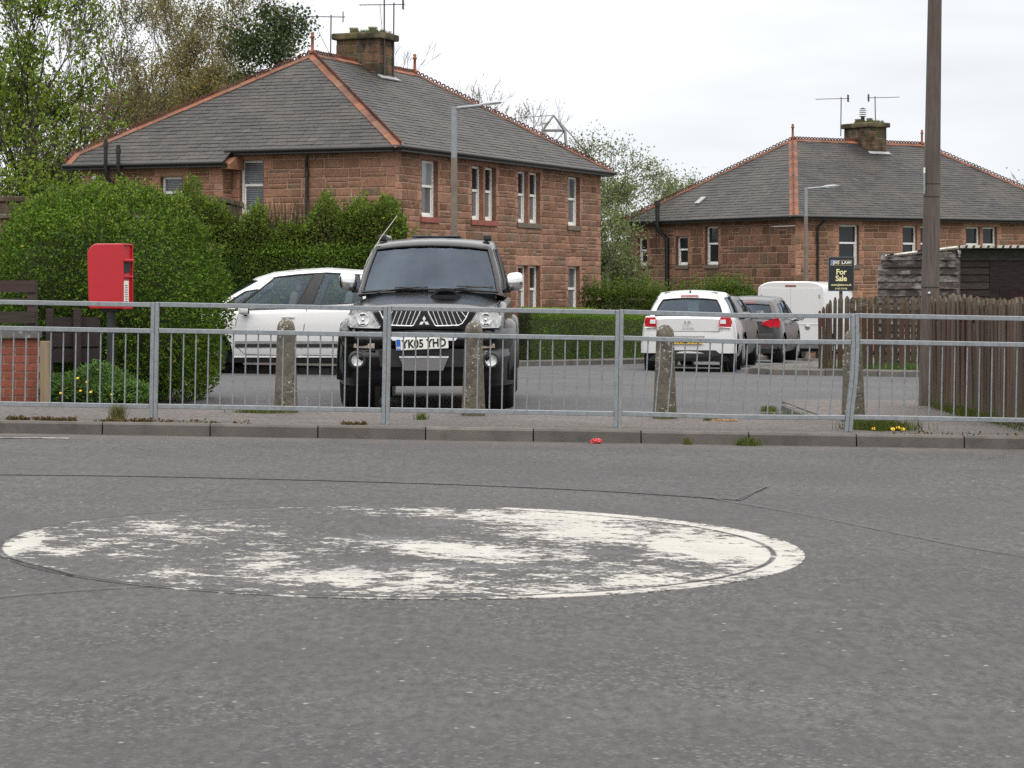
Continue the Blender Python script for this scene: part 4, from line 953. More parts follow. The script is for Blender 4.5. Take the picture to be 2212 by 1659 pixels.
for sg in (-1, 1):
    mb = MB(); P = [(sg*x, y, hood(x, y)+.001) for x, y in ((.69, .1), (.70, .3), (.715, .7), (.745, 1.15))]; mb.tube(P, .0045, 5); mb.build('bonnet_gap', M_INK, SU)
    mirror(SU, sg, sg*.80, 1.5, 1.325, (.19, .14, .20), M_CHROME)
    mb = MB(); mb.tube([(sg*.585, 2.35, 1.80), (sg*.58, 2.5, 1.835), (sg*.58, 3.6, 1.84), (sg*.585, 3.8, 1.80)], .02, 8); rl = mb.build('roof_rail', M_SATIN, SU)
    mb = MB(); mb.cbox((sg*.585, 2.42, 1.815), (.09, .2, .07), .02); mb.build('rail_foot', M_PLAS, rl)
F_ = gh['F']
for (u0, u1, v1) in ((-.72, -.02, .075), (.1, .88, .12)):
    mb = MB(); mb.tube([Vector(F_(lerp(u0, u1, k/8), lerp(-.015, v1, (k/8)**.8 if u1 > .5 else (k/8)**.7)))+Vector((0, -.03, .012)) for k in range(9)], [.008]*8+[.005], 6)
    mb.tube([Vector(F_(lerp(u0, u1, .35+k*.13), lerp(-.01, v1, .7)))+Vector((0, -.022, .02)) for k in range(6)], .008, 6); mb.build('wiper', M_PLAS, SU)
mb = MB(); mb.tube([(-.755, 1.75, 1.42), (-.71, 1.78, 1.56), (-.56, 1.84, 1.82), (-.39, 1.9, 2.05)], [.006, .006, .0055, .005], 5); mb.build('whip_aerial', vmat('pale plastic aerial', (.45, .43, .38, 1), .6, var=.1), SU)
mb = MB(); mb.cbox((0, 3.2, 1.835), (.55, .9, .02), .008); mb.build('sunroof', M_PRIV, SU)

# ---- hatchbacks and crossover
def hatch(name, loc, rz, label, paintm, sp, g, sides, rear, pillar, roofm=None, privacy=M_GLASS, cat='car', fr=[(-.92, .92, .05, .93)], spokes=10, seatm=None, rimm=None):
    t = thing(name, loc, label, cat, rz)
    side = carbody(t, sp, paintm); dark_arches(t, sp, side); tw = I(sp['w'])(2)-.125
    for y in sp['axles']:
        for sg in (-1, 1): wheel(t, sg*tw, y, sp['rw'], .205, spokes, rimm)
    gh = greenhouse(t, g, paintm, sides, fr, rear, mg=M_GLASS, mgr=privacy, roofmat=roofm, pillar=pillar)
    y0 = g['yf0']; seats(t, [(y0+1.25, 1), (y0+2.1, 1)], g['belt'][0][1]+.0, .36, seatm)
    mb = MB(); mb.cbox((0, y0+.45, g['belt'][0][1]-.02), (1.2, .5, .1), .03); mb.build('dashboard', M_PLAS, t)
    return t, side, gh
def gaps(t, side, lines, r=.005):
    for sg in (-1, 1):
        mb = MB()
        for ln in lines: mb.tube([side(sg, y, z, .0005) for y, z in ln], r, 5)
        mb.build('door_gap', M_INK, t)
def handles(t, side, ys, z, m):
    for sg in (-1, 1):
        for y in ys:
            p = side(sg, y, z, .018); mb = MB(); mb.cbox(p, (.025, .2, .028), .012); h_ = mb.build('door_handle', m, t)
            mb = MB(); p = side(sg, y-.02, z+.022, .0); mb.lathe([(0, .004), (.07, .003), (.08, 0)], (0, 0, 0), 16); mb.v = [(p[0]+sg*q[2], p[1]+q[0], p[2]-.01+q[1]*.5) for q in mb.v]; mb.build('handle_recess', m, h_)
# white crossover side on
spX = dict(L=4.37, w=[(0, .55), (.04, .68), (.12, .78), (.3, .85), (.7, .9), (2, .918), (3.6, .91), (4.1, .86), (4.3, .76), (4.37, .62)], zs=[(0, .8), (.2, .88), (1.0, .97), (2.4, 1.02), (4.1, 1.06), (4.37, 1.0)],
     zt=[(0, .86), (.1, .96), (.4, 1.02), (1.0, 1.05), (1.4, 1.02), (4.2, 1.06), (4.37, 1.03)], zb=[(0, .3), (.5, .24), (3.8, .24), (4.37, .36)], axles=(.9, 3.51), rw=.335, ra=.41, zl=.2)
gX = dict(belt=[(0, 1.01), (.2, 1.02), (.6, 1.06), (1, 1.14)], roof=[(0, 1.47), (.12, 1.555), (.3, 1.60), (.5, 1.625), (.8, 1.58), (1, 1.50)], w0=[(0, .80), (.2, .845), (.7, .85), (1, .78)], w1=[(0, .6), (.2, .645), (.7, .64), (1, .58)], yf0=.92, yf1=1.74, yr0=4.15, yr1=3.75, bf=.16, br=.08, crown=.03, bow=.03, seal=.01)
CX, _sd, ghX = hatch('crossover_car', (-.456-3.21+1.4-.02, 35.98, -.105), R(-90), 'white crossover parked side on behind the black pickup, beside the big hedge', M_WHITEP, spX, gX,
    [(.045, .125, .06, .55), (.135, .415, .06, .89), (.49, .735, .06, .9), (.76, .93, .12, .8)], [(-.8, .8, .1, .85)], [(.415, .49)], spokes=5, seatm=M_SEATL)
CX.location = ((650-1106)*35.1/4980-2.35+0, 35.98, -.10)
# B pillar at local y 2.35: local +y runs along world +x
gaps(CX, _sd, [[(1.42, 1.0), (1.36, .8), (1.36, .45), (1.5, .33), (2.3, .30), (2.38, .45), (2.4, .75), (2.44, 1.03)], [(2.44, 1.03), (2.4, .75), (2.38, .32), (3.0, .30), (3.12, .5), (3.3, .8), (3.42, 1.05)]])
handles(CX, _sd, (2.16, 3.18), .895, M_WHITEP)
for sg in (-1, 1):
    mb = MB(); mb.grid(lambda y, z: _sd(sg, y, z, .012), [lerp(1.35, 3.05, k/12) for k in range(13)], [.435, .445, .475, .485]); tr = mb.build('door_moulding', M_PLAS, CX)
    mb = MB(); mb.grid(lambda y, z: _sd(sg, y, z, .014), [lerp(1.35, 3.05, k/12) for k in range(13)], [.49, .51, .53]); mb.build('moulding_trim', M_SATIN, tr)
    mb = MB(); mb.grid(lambda y, z: _sd(sg, y, z, .01), [lerp(1.33, 3.07, k/12) for k in range(13)], [.2, .22, .25, .275]); si = mb.build('sill', M_PLAS, CX)
    mb = MB(); mb.tube([_sd(sg, lerp(1.33, 3.07, k/8), .285, .01) for k in range(9)], .008, 6); mb.build('sill_trim', M_CHROME, si)
    mb = MB(); S_ = ghX['S'](sg); mb.tube([Vector(S_(s/20, .92 if s < 19 else .86))+Vector((sg*.006, 0, 0)) for s in range(1, 20)], .011, 6); mb.build('window_trim', M_CHROME, CX)
    mb = MB(); mb.tube([Vector(ghX['T'](sg*.93, s/10))+Vector((0, 0, .003)) for s in range(2, 10)], .012, 6); mb.build('roof_rail', M_SATIN, CX)
    mirror(CX, sg, sg*.92, 1.5, 1.0, (.2, .17, .14), M_WHITEP)
mb = MB(); mb.lathe([(.17, -.012), (.185, 0), (.17, .012), (.155, 0), (.17, -.012)], (0, 0, 0), 24); rr = Matrix.Rotation(R(65), 3, 'X'); mb.v = [tuple(rr @ Vector(p)+Vector((.36, 2.05, 1.08))) for p in mb.v]; mb.build('steering_wheel', M_PLAS, CX)
for sg in (-1, 1):
    mb = MB(); mb.cbox((sg*.66, .2, .8), (.25, .35, .12), .04); mb.build('headlight', M_LENS, CX)
    mb = MB(); mb.cbox((sg*.72, 4.22, .95), (.16, .2, .22), .05); mb.build('tail_lamp', M_RED, CX)

# white hatchback seen from behind
def rearset(t, sp, lamp, lampm, y, txt, platez, bump):
    pass
spD = dict(L=3.95, bev=.045, w=[(0, .5), (.05, .65), (.2, .78), (.5, .83), (2, .85), (3.3, .868), (3.6, .862), (3.8, .83), (3.88, .79), (3.93, .72), (3.95, .66)], zs=[(0, .7), (.3, .82), (1.0, .9), (2.4, .95), (3.6, .985), (3.85, .97), (3.95, .93)],
     zt=[(0, .76), (.3, .9), (1.0, 1.0), (1.4, .98), (3.7, 1.01), (3.86, 1.0), (3.95, .955)], zb=[(0, .24), (.5, .2), (3.4, .2), (3.7, .28), (3.95, .4)], axles=(.8, 3.26), rw=.315, ra=.38, zl=.18, cq=2.4,
     side=[(0, .9), (.12, .965), (.4, 1), (.62, .995), (.85, .965), (1, .925)])
gD = dict(belt=[(0, .97), (.5, .98), (1, .97)], roof=[(0, 1.33), (.2, 1.39), (.5, 1.41), (.85, 1.39), (1, 1.34)], w0=[(0, .74), (.3, .79), (.75, .79), (1, .71)], w1=[(0, .58), (.3, .615), (.75, .58), (1, .515)], yf0=.95, yf1=1.75, yr0=3.78, yr1=3.38, bf=.15, br=.11, crown=.05, bow=.035)
HD = R(180-9.5)
def place(rear_x, rear_y, L, head, z): # rear centre -> origin (front centre); head clockwise from +Y
    return (rear_x+L*math.sin(R(head)), rear_y+L*math.cos(R(head)), z), R(180-head)
loc, rz = place(3.16, 41.4, 3.95, 8.6, -.285)
DSC, sdD, ghD = hatch('hatchback_car', loc, rz, 'small white hatchback seen from behind, its exhaust and yellow plate behind a bollard', M_WHITEP, spD, gD, [(.1, .46, .06, .84), (.54, .86, .1, .82)], [(-.86, .86, .06, .82)], [(.46, .54)], privacy=M_PRIV)
def rp(y0, b): return lambda x, z, o=0.0: (-x, y0-b*x*x*1.0-.9*max(0, abs(x)-.55)**2-6*max(0, abs(x)-.74)**2+o, z)
D = rp(3.957, .02)
def rpan(t, nm, poly, m, f, th=.02, off=.0, par=None, bev=0.0): mb = MB(); mb.prism(poly, off, off+th, f); return mb.build(nm, m, par or t, bevel=bev)
mb = MB(); mb.grid(lambda x, z: D(x*(1-.09*max(0, (z-.5)/.22)), z, .034*(1-min(1, abs(x)/.87)**5)-.10*max(0, (z-.66))-.35*max(0, .3-z)), [lerp(-.862, .862, k/40) for k in range(41)], [.33, .36, .42, .5, .58, .66, .72]); mb.build('rear_bumper', M_WHITEP, DSC)
rpan(DSC, 'diffuser', [(-.74, .2), (-.6, .19), (.6, .19), (.74, .2), (.6, .3), (.5, .385), (-.5, .385), (-.6, .3)], M_PLAS, D, .06, -.02)
for sg in (-1, 1):
    P = [(.56, .80), (.77, .79), (.79, .9), (.76, .975), (.585, .98), (.565, .93)]
    l_ = rpan(DSC, 'tail_lamp', [(sg*x, z) for x, z in P], M_RED, D, .05, -.01, bev=.012)
    rpan(DSC, 'reversing_lens', [(sg*x, z) for x, z in ((.58, .86), (.68, .86), (.68, .935), (.58, .935))], M_WLENS, D, .006, .042, l_)
    rpan(DSC, 'lamp_rim', [(sg*x, z) for x, z in ((.565, .79), (.775, .785), (.78, .80), (.565, .805))], M_CHROME, D, .006, .042, l_)
    mirror(DSC, sg, sg*.83, 1.35, .98, (.18, .12, .13), M_PLAS)
rpan(DSC, 'tailgate_gap', [(-.56, .715), (.56, .715), (.56, .722), (-.56, .722)], M_INK, D, .004, .032)
for sg in (-1, 1): rpan(DSC, 'tailgate_gap', [(sg*.562, .715), (sg*.568, .715), (sg*.572, .8), (sg*.566, .8)], M_INK, D, .004, .032)
rpan(DSC, 'number_plate_lip', [(-.3, .615), (.3, .615), (.3, .64), (-.3, .64)], M_SATIN, D, .012, .03)
rpan(DSC, 'plate_surround', [(-.3, .48), (.3, .48), (.32, .615), (-.32, .615)], M_WHITEP, D, .01, .03, bev=.01)
plate(DSC, 4.015, .55, 'AN62 UGC', M_PLY, face=1, euro=False)
mb = MB(); mb.tube([D(.4, .27, -.1), D(.4, .27, .075)], .042, 16, cap=False); mb.build('exhaust_tip', M_CHROME, DSC)
mb = MB(); e0 = [D(a, b, .034) for a, b in ((-.05, .92), (-.02, .90), (.0, .885), (.035, .845), (.05, .86))]
def em(x, z): return D(x, z, .034)
mb.prism([(-.07, .925), (-.045, .91), (-.02, .885), (-.045, .862), (-.065, .845), (-.055, .885)], .03, .036, D); mb.prism([(-.02, .888), (.02, .872), (.045, .845), (.035, .865), (.055, .885), (.03, .90), (.05, .92), (.01, .905)], .03, .036, D); mb.build('emblem', M_SATIN, DSC)
mb = MB(); mb.text('CITROËN', .045, lambda a, b, h: D(a, b+.77, .032+h), .001, .0008, spacing=1.15); mb.build('badge_lettering', M_SATIN, DSC, normals=False)
Rr = ghD['R']; mb = MB(); mb.tube([Vector(Rr(-(.05+.4*k/8), .09+.06*math.sin(k/8*2.2)))+Vector((0, .02, .0)) for k in range(9)], .013, 6); mb.build('rear_wiper', M_PLAS, DSC)
mb = MB(); mb.grid(lambda u, v: tuple(Vector(Rr(u, v))+Vector((0, .012, 0))), [lerp(-.3, .3, k/8) for k in range(9)], [.88, .97]); mb.build('brake_light', M_REDD, DSC)
mb = MB(); tp = Vector(ghD['T'](0, .93)); mb.add([tp+Vector(q) for q in ((-.02, .05, 0), (.02, .05, 0), (.02, -.08, 0), (-.02, -.08, 0), (0, .05, .06))], [(0, 1, 4), (1, 2, 4), (2, 3, 4), (3, 0, 4)]); mb.build('roof_aerial', M_PLAS, DSC)
gaps(DSC, sdD, [[(1.35, .9), (1.3, .6), (1.4, .3), (2.4, .3), (2.55, .6), (2.6, .95)]])
# dark car parked just ahead of it
spK = dict(spD, L=4.08, w=[(0, .5), (.05, .66), (.2, .79), (.5, .85), (2, .875), (3.4, .88), (3.75, .87), (3.95, .83), (4.05, .74), (4.08, .68)], axles=(.82, 3.43),
     zs=[(0, .7), (.3, .85), (1.0, .95), (2.4, 1.0), (3.7, 1.05), (4.0, 1.0), (4.08, .95)], zt=[(0, .76), (.3, .93), (1.0, 1.04), (1.4, 1.02), (3.85, 1.07), (4.0, 1.04), (4.08, .98)], zb=[(0, .24), (.5, .2), (3.6, .2), (3.9, .3), (4.08, .4)], rw=.32, ra=.385)
gK = dict(belt=[(0, 1.0), (.5, 1.02), (1, 1.04)], roof=[(0, 1.44), (.2, 1.53), (.5, 1.56), (.85, 1.52), (1, 1.45)], w0=[(0, .76), (.3, .81), (.75, .82), (1, .75)], w1=[(0, .58), (.3, .625), (.75, .61), (1, .56)], yf0=.85, yf1=1.7, yr0=3.93, yr1=3.5, bf=.15, br=.09, crown=.035, bow=.03)
loc, rz = place(3.8, 46.9, 4.08, 12, -.40)
DKC, sdk, ghk = hatch('hatchback_car', loc, rz, 'dark grey car almost hidden between the white hatchback and the grey hatchback', M_DARKP, spK, dict(gK, roof=[(a, b-.15) for a, b in gK['roof']]), [(.1, .4, .06, .84), (.46, .72, .06, .84)], [(-.84, .84, .08, .8)], [(.4, .46)])
def hatch_rear(t, f, gR, txt, eco=None, lampz=.86, pm=M_GREYP):
    mb = MB(); mb.grid(lambda x, z: f(x, z, .04-.1*max(0, (z-.62))-.3*max(0, .3-z)), [lerp(-.78, .78, k/30) for k in range(31)], [.3, .36, .42, .5, .58, .62, .68]); mb.build('rear_bumper', pm, t)
    rpan(t, 'diffuser', [(-.7, .2), (.7, .2), (.66, .32), (-.66, .32)], M_PLAS, f, .05, .0)
    for sg in (-1, 1):
        rpan(t, 'tail_lamp', [(sg*x, z) for x, z in ((.40, lampz+.01), (.6, lampz-.05), (.83, lampz-.06), (.845, lampz+.1), (.8, lampz+.19), (.6, lampz+.14), (.44, lampz+.09))], M_RED, f, .05, -.01, bev=.012)
        rpan(t, 'reflector', [(sg*x, z) for x, z in ((.5, .36), (.68, .36), (.68, .42), (.5, .42))], M_REDD, f, .006, .036)
        mirror(t, sg, sg*.86, 1.3, 1.03, (.2, .13, .15), pm)
    plate(t, f(0, .8, .02)[1]+.012, .8, txt, M_PLY, face=1, euro=False)
    mb = MB(); mb.grid(lambda u, v: tuple(Vector(gR(u, v))+Vector((0, .012, 0))), [lerp(-.3, .3, k/8) for k in range(9)], [.88, .95]); mb.build('brake_light', M_REDD, t)
    mb = MB(); mb.tube([Vector(gR(-(.05+.4*k/8), .1+.06*math.sin(k/8*2.2)))+Vector((0, .02, .0)) for k in range(9)], .013, 6); mb.build('rear_wiper', M_PLAS, t)
DK = rp(4.087, .02); hatch_rear(DKC, DK, ghk['R'], None, pm=M_DARKP)
loc, rz = place(5.73, 56.6, 4.1, 15, -.63)
KC, sdg, ghg = hatch('hatchback_car', loc, rz, 'grey hatchback with tall red tail lamps in front of the white van', M_GREYP, spK, gK, [(.1, .36, .06, .84), (.40, .64, .06, .84), (.66, .84, .16, .74)], [(-.84, .84, .08, .8)], [(.36, .40)], privacy=M_PRIV)
hatch_rear(KC, DK, ghg['R'], None, lampz=.88)
mb = MB(); mb.text('eco', .07, lambda a, b, h: DK(a-.58, b+.82, .014+h), .001, .001); mb.build('badge_lettering', vmat('yellow green badge', (.4, .42, .05, 1), .5, var=.1), KC, normals=False)
gaps(KC, sdg, [[(1.3, .95), (1.28, .5), (1.4, .3), (2.2, .3), (2.3, .6), (2.34, 1.0)], [(2.34, 1.0), (2.3, .4), (3.0, .3), (3.15, .6), (3.3, 1.0)]]); handles(KC, sdg, (2.1, 3.05), .88, M_GREYP)
# white van
VH = 2.28
spV = dict(L=5.4, w=[(0, .62), (.06, .78), (.25, .9), (.7, .98), (1.5, 1.02), (5.2, 1.02), (5.36, 1.01), (5.4, .985)], zs=[(0, .85), (.3, 1.0), (.75, 1.2), (1.2, 1.62), (1.7, 1.98), (2.2, 2.08), (5.3, 2.1), (5.4, 2.08)],
     zt=[(0, .95), (.3, 1.12), (.75, 1.32), (1.2, 1.78), (1.7, 2.14), (2.2, 2.25), (5.3, 2.27), (5.4, 2.24)], zb=[(0, .3), (.6, .25), (5, .3), (5.4, .36)], axles=(.95, 4.4), rw=.345, ra=.42, zl=.25, cq=5.5, side=[(0, .96), (.12, .99), (.4, 1), (.7, .99), (1, .955)])
loc, rz = place(8.0, 66.2, 5.4, 20.5, -.95)
VN = thing('panel_van', loc, 'white panel van seen from behind between the grey hatchback and the sign board', 'van', rz)
sdv = carbody(VN, spV, M_WHITEP); dark_arches(VN, spV, sdv)
for y in spV['axles']:
    for sg in (-1, 1): wheel(VN, sg*.87, y, .345, .215, 8)
V = lambda x, z, o=0.0: (-x, 5.4+o, z)
for (x0, x1) in ((-.88, -.006), (.006, .88)): rpan(VN, 'rear_door', [(x0, .5), (x1, .5), (x1, 2.08), (x0, 2.08)], M_WHITEP, V, .012, .0, bev=.006)
rpan(VN, 'door_crease', [(-.86, 1.03), (.86, 1.03), (.86, 1.055), (-.86, 1.055)], M_WHITEP, V, .012, .012, bev=.005)
rpan(VN, 'rear_bumper', [(-.95, .34), (.95, .34), (.95, .56), (-.95, .56)], vmat('grey bumper plastic', (.1, .1, .105, 1), .6, var=.15), V, .09, .0, bev=.02)
for sg in (-1, 1):
    rpan(VN, 'tail_lamp', [(sg*x, z) for x, z in ((.89, 1.0), (.965, 1.0), (.955, 1.32), (.89, 1.32))], M_RED, V, .03, -.01, bev=.008)
    for z in (.75, 1.35, 1.85):
        if z != 1.35: rpan(VN, 'door_hinge', [(sg*x, z+q) for x, q in ((.83, -.06), (.87, -.05), (.87, .05), (.83, .06))], M_SATIN, V, .02, .012, bev=.005)
    mirror(VN, sg, sg*1.03, 1.25, 1.5, (.2, .12, .34), M_PLAS)
    mb = MB(); mb.grid(lambda y, z: sdv(sg, y, z, .004), [1.35, 1.5, 1.7, 2.0, 2.15], [1.2, 1.3, 1.45, 1.6, 1.75]); mb.build('side_window', M_PANE, VN)
rpan(VN, 'brake_light', [(-.16, 2.12), (.16, 2.12), (.16, 2.165), (-.16, 2.165)], M_REDD, V, .02, -.005, bev=.005)
rpan(VN, 'door_handle', [(.05, .83), (.17, .83), (.17, .93), (.05, .93)], M_PLAS, V, .02, .012, bev=.01)
mb = MB(); mb.lathe([(0, .014), (.07, .012), (.085, 0)], (0, 0, 0), 24); mb.v = [(-.5+q[0], 5.414+q[2], .96+q[1]) for q in mb.v]; mb.build('round_badge', M_SATIN, VN)
mb = MB(); mb.text('FIAT', .05, lambda a, b, h: V(a+.5, b+.96, .03+h), .001, .001); mb.build('badge_lettering', M_INK, VN, normals=False)
# ------------------------------------------------------------------ street furniture
nb = NB('galvanised steel', .5, .55, .5); v = nb.vec()
g_ = nb.mr(nb.vor(30, v, 'Color', 'F1') if False else nb.noise(26, 3, .7, v), .3, .7, .82, 1.15)
c = nb.scale(nb.nd('RGB').outputs[0], g_)
for q in nb.t.nodes:
    if q.bl_idname == 'ShaderNodeRGB': q.outputs[0].default_value = (.26, .277, .29, 1)
c = nb.mix(nb.mr(nb.noise(3, 6, .7, v), .57, .75, 0, .6), c, (.2, .19, .17, 1)); c = nb.mix(nb.mr(nb.noise(7, 5, .7, v), .68, .74, 0, .7), c, (.12, .075, .045, 1))
nb.base(c); nb.rough(nb.mr(g_, .8, 1.2, .42, .62)); M_GALV = nb.mat
def guard_panel(x0, label, kink=None, kinkl=None, dent=0.0):
    y = 19.86; z0 = .1+G(x0, y); W = 2.0
    t = thing('guardrail_panel', (x0, y, z0), label, 'guardrail', 0, 'guardrail panels along the kerb', ry=math.atan(.018))
    def sq(mb, pts, wx, wy): # square section along a polyline in the x-z plane
        n = len(pts); vs = []
        for i, p in enumerate(pts):
            d = (Vector(pts[min(i+1, n-1)])-Vector(pts[max(i-1, 0)])).normalized(); q = Vector((d.z, 0, -d.x))
            for a, b in ((-1, -1), (1, -1), (1, 1), (-1, 1)): vs.append(Vector(p)+q*a*wx/2+Vector((0, b*wy/2, 0)))
        mb.add(vs, [(i*4+k, i*4+(k+1) % 4, i*4+4+(k+1) % 4, i*4+4+k) for i in range(n-1) for k in range(4)]+[(3, 2, 1, 0), (n*4-4, n*4-3, n*4-2, n*4-1)])
    kx = lambda k, z: 0 if not k else (k*np.interp(z, [0, .1, .45, .8, 1.02], [-.4, -.3, .75, 1.0, .7]))
    for x, k, sg in ((.0175, kinkl, 1), (W-.0175, kink, -1)):
        mb = MB(); sq(mb, [(x+kx(k, z), 0, z) for z in ((0, .2, .4, .5, .75, 1.02) if k else (-.12, .3, 1.02))], .033, .05); mb.build('post', M_GALV, t, bevel=.004)
    L0, R0 = .035, W-.035
    for z, h, nm in ((1.0, .04, 'top_rail'), (.775, .04, 'middle_rail'), (.125, .04, 'bottom_rail')):
        mb = MB(); sq(mb, [(L0+kx(kinkl, z), 0, z), (W*.5, 0, z-dent*.1), (R0+kx(kink, z), 0, z)], h, .036); mb.build(nm, M_GALV, t, bevel=.004)
    for k in range(17):
        x = .035+(W-.07)*(k+1)/18; mb = MB()
        if dent or kink: P = [(x-.035, 0, .14), (x-.016, 0, .44), (x-.008, 0, .47), (x, 0, .76)]
        else: P = [(x, 0, .14), (x, 0, .76)]
        mb.tube(P, .0063, 8, cap=False); mb.build('bar', M_GALV, t)
    return t
xs0 = PX(331, 19.86)
guard_panel(xs0-4.0, 'guardrail panel outside the left edge of the photo') if False else None
guard_panel(xs0-2.0, 'galvanised guardrail panel in front of the red post box and brick wall')
guard_panel(xs0, 'galvanised guardrail panel in front of the big hedge and the left bollard')
guard_panel(xs0+2.0, 'galvanised guardrail panel in front of the black pickup grille and low trimmed hedge')
guard_panel(xs0+4.0, 'galvanised guardrail panel with kinked bars in front of the white hatchback', .035, None, .12)
guard_panel(xs0+6.0, 'galvanised guardrail panel beside a kinked post, in front of the brown picket fence', None, .035)
nb = NB('lichened concrete', .92, 0, .2); v = nb.vec(); x = nb.nd('SeparateXYZ', None, Vector=v)
c = nb.scale(nb.nd('RGB').outputs[0], nb.mr(nb.noise(16, 5, .7, v), .3, .7, .65, 1.3))
for q in nb.t.nodes:
    if q.bl_idname == 'ShaderNodeRGB': q.outputs[0].default_value = (.125, .112, .09, 1)
c = nb.mix(nb.mr(nb.noise(5, 5, .7, v), .46, .66, 0, .85), c, (.05, .045, .037, 1))
c = nb.mix(nb.mr(nb.math('ADD', nb.noise(42, 3, .6, v), nb.math('MULTIPLY', nb.noise(4, 2, .5, v), .5)), .87, .93), c, (.44, .43, .38, 1))
c = nb.mix(nb.math('MULTIPLY', nb.mr(x.outputs['Z'], .0, .22, 1, 0), nb.mr(nb.noise(9, 4, .6, v), .4, .6)), c, (.07, .075, .02, 1)); nb.base(c); nb.bump(nb.noise(45, 5, .7, v), .7, .012); M_CONC = nb.mat
def bollard(u, label, tilt=0.0, h=.875):
    x = PX(u, 21.35); mb = MB(); pr = [(.118, -.1), (.112, 0), (.105, .15), (.092, .5), (.083, h-.1)]
    for k in range(1, 9): a = k*math.pi/16; pr.append((.081*math.cos(a)+.0005, h-.09+.09*math.sin(a)))
    vs = []; n = 28
    mb.lathe([(r, z) for r, z in pr], n=n)
    mb.v = [(p[0]*(1+.012*math.sin(p[2]*40+p[0]*30)), p[1], p[2]) for p in mb.v]
    o = mb.build('bollard', M_CONC, None, merge=.0006); o.location = (x, 21.35, .1+G(x, 21.35)-.005); o.rotation_euler = (R(rnd.uniform(-.6, .6)), R(tilt), rnd.random()*6)
    tag(o, label, 'bollard', 'concrete bollards behind the guardrail')
bollard(618, 'round topped concrete bollard in front of the white crossover')
bollard(1022.5, 'round topped concrete bollard in front of the pickup headlight', .4)
bollard(1436, 'lichen spotted concrete bollard in front of the white hatchback', .3)
bollard(1843, 'concrete bollard hidden behind the kinked guardrail post', 0, .86)
# post box
PB = thing('post_box', (PX(236, 22.7), 22.7, G(-4, 22.7)), 'red lamp style post box on a dark pole in front of the big hedge', 'post box', R(-17))
M_PRED = vmat('post box red paint', (.42, .006, .014, 1), .4, var=.07, coat=.15)
mb = MB(); hz0, hz1 = 1.015, 1.655; dpt, wd = .375, .22; r = .11  # profile in x (front +x) and z
P = [(dpt/2, hz0), (dpt/2, hz1)]+[(-dpt/2+r*(1-math.sin(a)), hz1-r*(1-math.cos(a))) for a in np.linspace(0, math.pi/2, 9)]+[(-dpt/2+.015, hz0+.02), (-dpt/2+.03, hz0)]
mb.prism(P, -wd/2, wd/2, lambda a, b, h: (a, h, b)); mb.build('box', M_PRED, PB, bevel=.012)
fx = dpt/2
mb = MB(); mb.cbox((fx+.012, 0, 1.49), (.05, .2, .03), .008); mb.build('hood', M_PRED, PB)
for (y, d) in ((-wd/2+.008, .016), (wd/2-.008, .016)):
    mb = MB(); mb.cbox((fx+.006, y, 1.335), (.025, d, .62), .004); mb.build('front_rim', M_PRED, PB)
for z in (1.645, 1.33, 1.02): mb = MB(); mb.cbox((fx+.006, 0, z), (.025, wd-.02, .016), .004); mb.build('front_rim', M_PRED, PB)
mb = MB(); mb.box((fx+.003, 0, 1.42), (.008, .14, .1)); mb.build('aperture', M_INK, PB)
mb = MB(); mb.box((fx+.004, -.02, 1.17), (.008, .1, .24)); pl_ = mb.build('collection_plate', M_PLW, PB)
mb = MB(); [mb.box((fx+.009, -.02, 1.09+k*.022), (.003, .07*(.6+.4*rnd.random()), .006)) for k in range(8)]; mb.build('collection_times', M_INK, pl_)
mb = MB(); mb.tube([(.02, 0, -.1), (.02, 0, 1.03)], .042, 14); mb.cbox((.02, 0, 1.005), (.2, .12, .03), .008); mb.build('pole', M_PLAS, PB)
# telegraph pole
nb = NB('weathered pole timber', .85, 0, .25); v = nb.vec((1, 1, .06))
c = nb.mix(nb.mr(nb.noise(40, 5, .7, v), .3, .7), (.066, .052, .044, 1), (.135, .112, .098, 1)); c = nb.mix(nb.mr(nb.noise(2.2, 5, .6, nb.vec((1, 1, .4))), .48, .66, 0, .7), c, (.06, .045, .033, 1))
c = nb.mix(nb.mr(nb.noise(70, 3, .6), .7, .76, 0, .6), c, (.3, .27, .24, 1)); nb.base(c); nb.bump(nb.noise(50, 5, .7, v), .6, .01); M_POLE = nb.mat
TP = thing('telegraph_pole', (PX(2006, 25.0), 25.0, .07+G(4.5, 25)), 'tall brown wooden pole at the end of the brown picket fence', 'pole', R(20))
mb = MB(); lean = (2019-2006)*25/4980/4.3
mb.tube([(lean*z, 0, z) for z in (-.3, 0, 1, 2, 3, 4.5, 6, 8)], [.112, .11, .1, .092, .084, .074, .066, .058], 28); TPp = mb.build('shaft', M_POLE, TP); TP.rotation_euler = (0, 0, 0)
for z in (1.3, 2.28, 2.42): mb = MB(); mb.tube([(lean*z, 0, z-.006), (lean*z, 0, z+.006)], .113-z*.0095, 24, cap=False); mb.build('strap', M_GUT, TP)
mb = MB(); mb.box((lean*2.4-.088, -.03, 2.42), (.012, .05, .22)); pt = mb.build('number_plate', vmat('green grey pole plate', (.2, .27, .24, 1), .5, var=.2), TP)
mb = MB(); mb.box((lean*2.4-.088, -.03, 2.565), (.012, .045, .06)); mb.build('number_plate', M_PLW, TP)
mb = MB(); mb.lathe([(0, .008), (.018, .006), (.018, 0)], (0, 0, 0), 12); mb.v = [(-.03+p[0]+lean*1.2, -.102-p[2], 1.235+p[1]) for p in mb.v]; mb.build('stud', M_SATIN, TP)
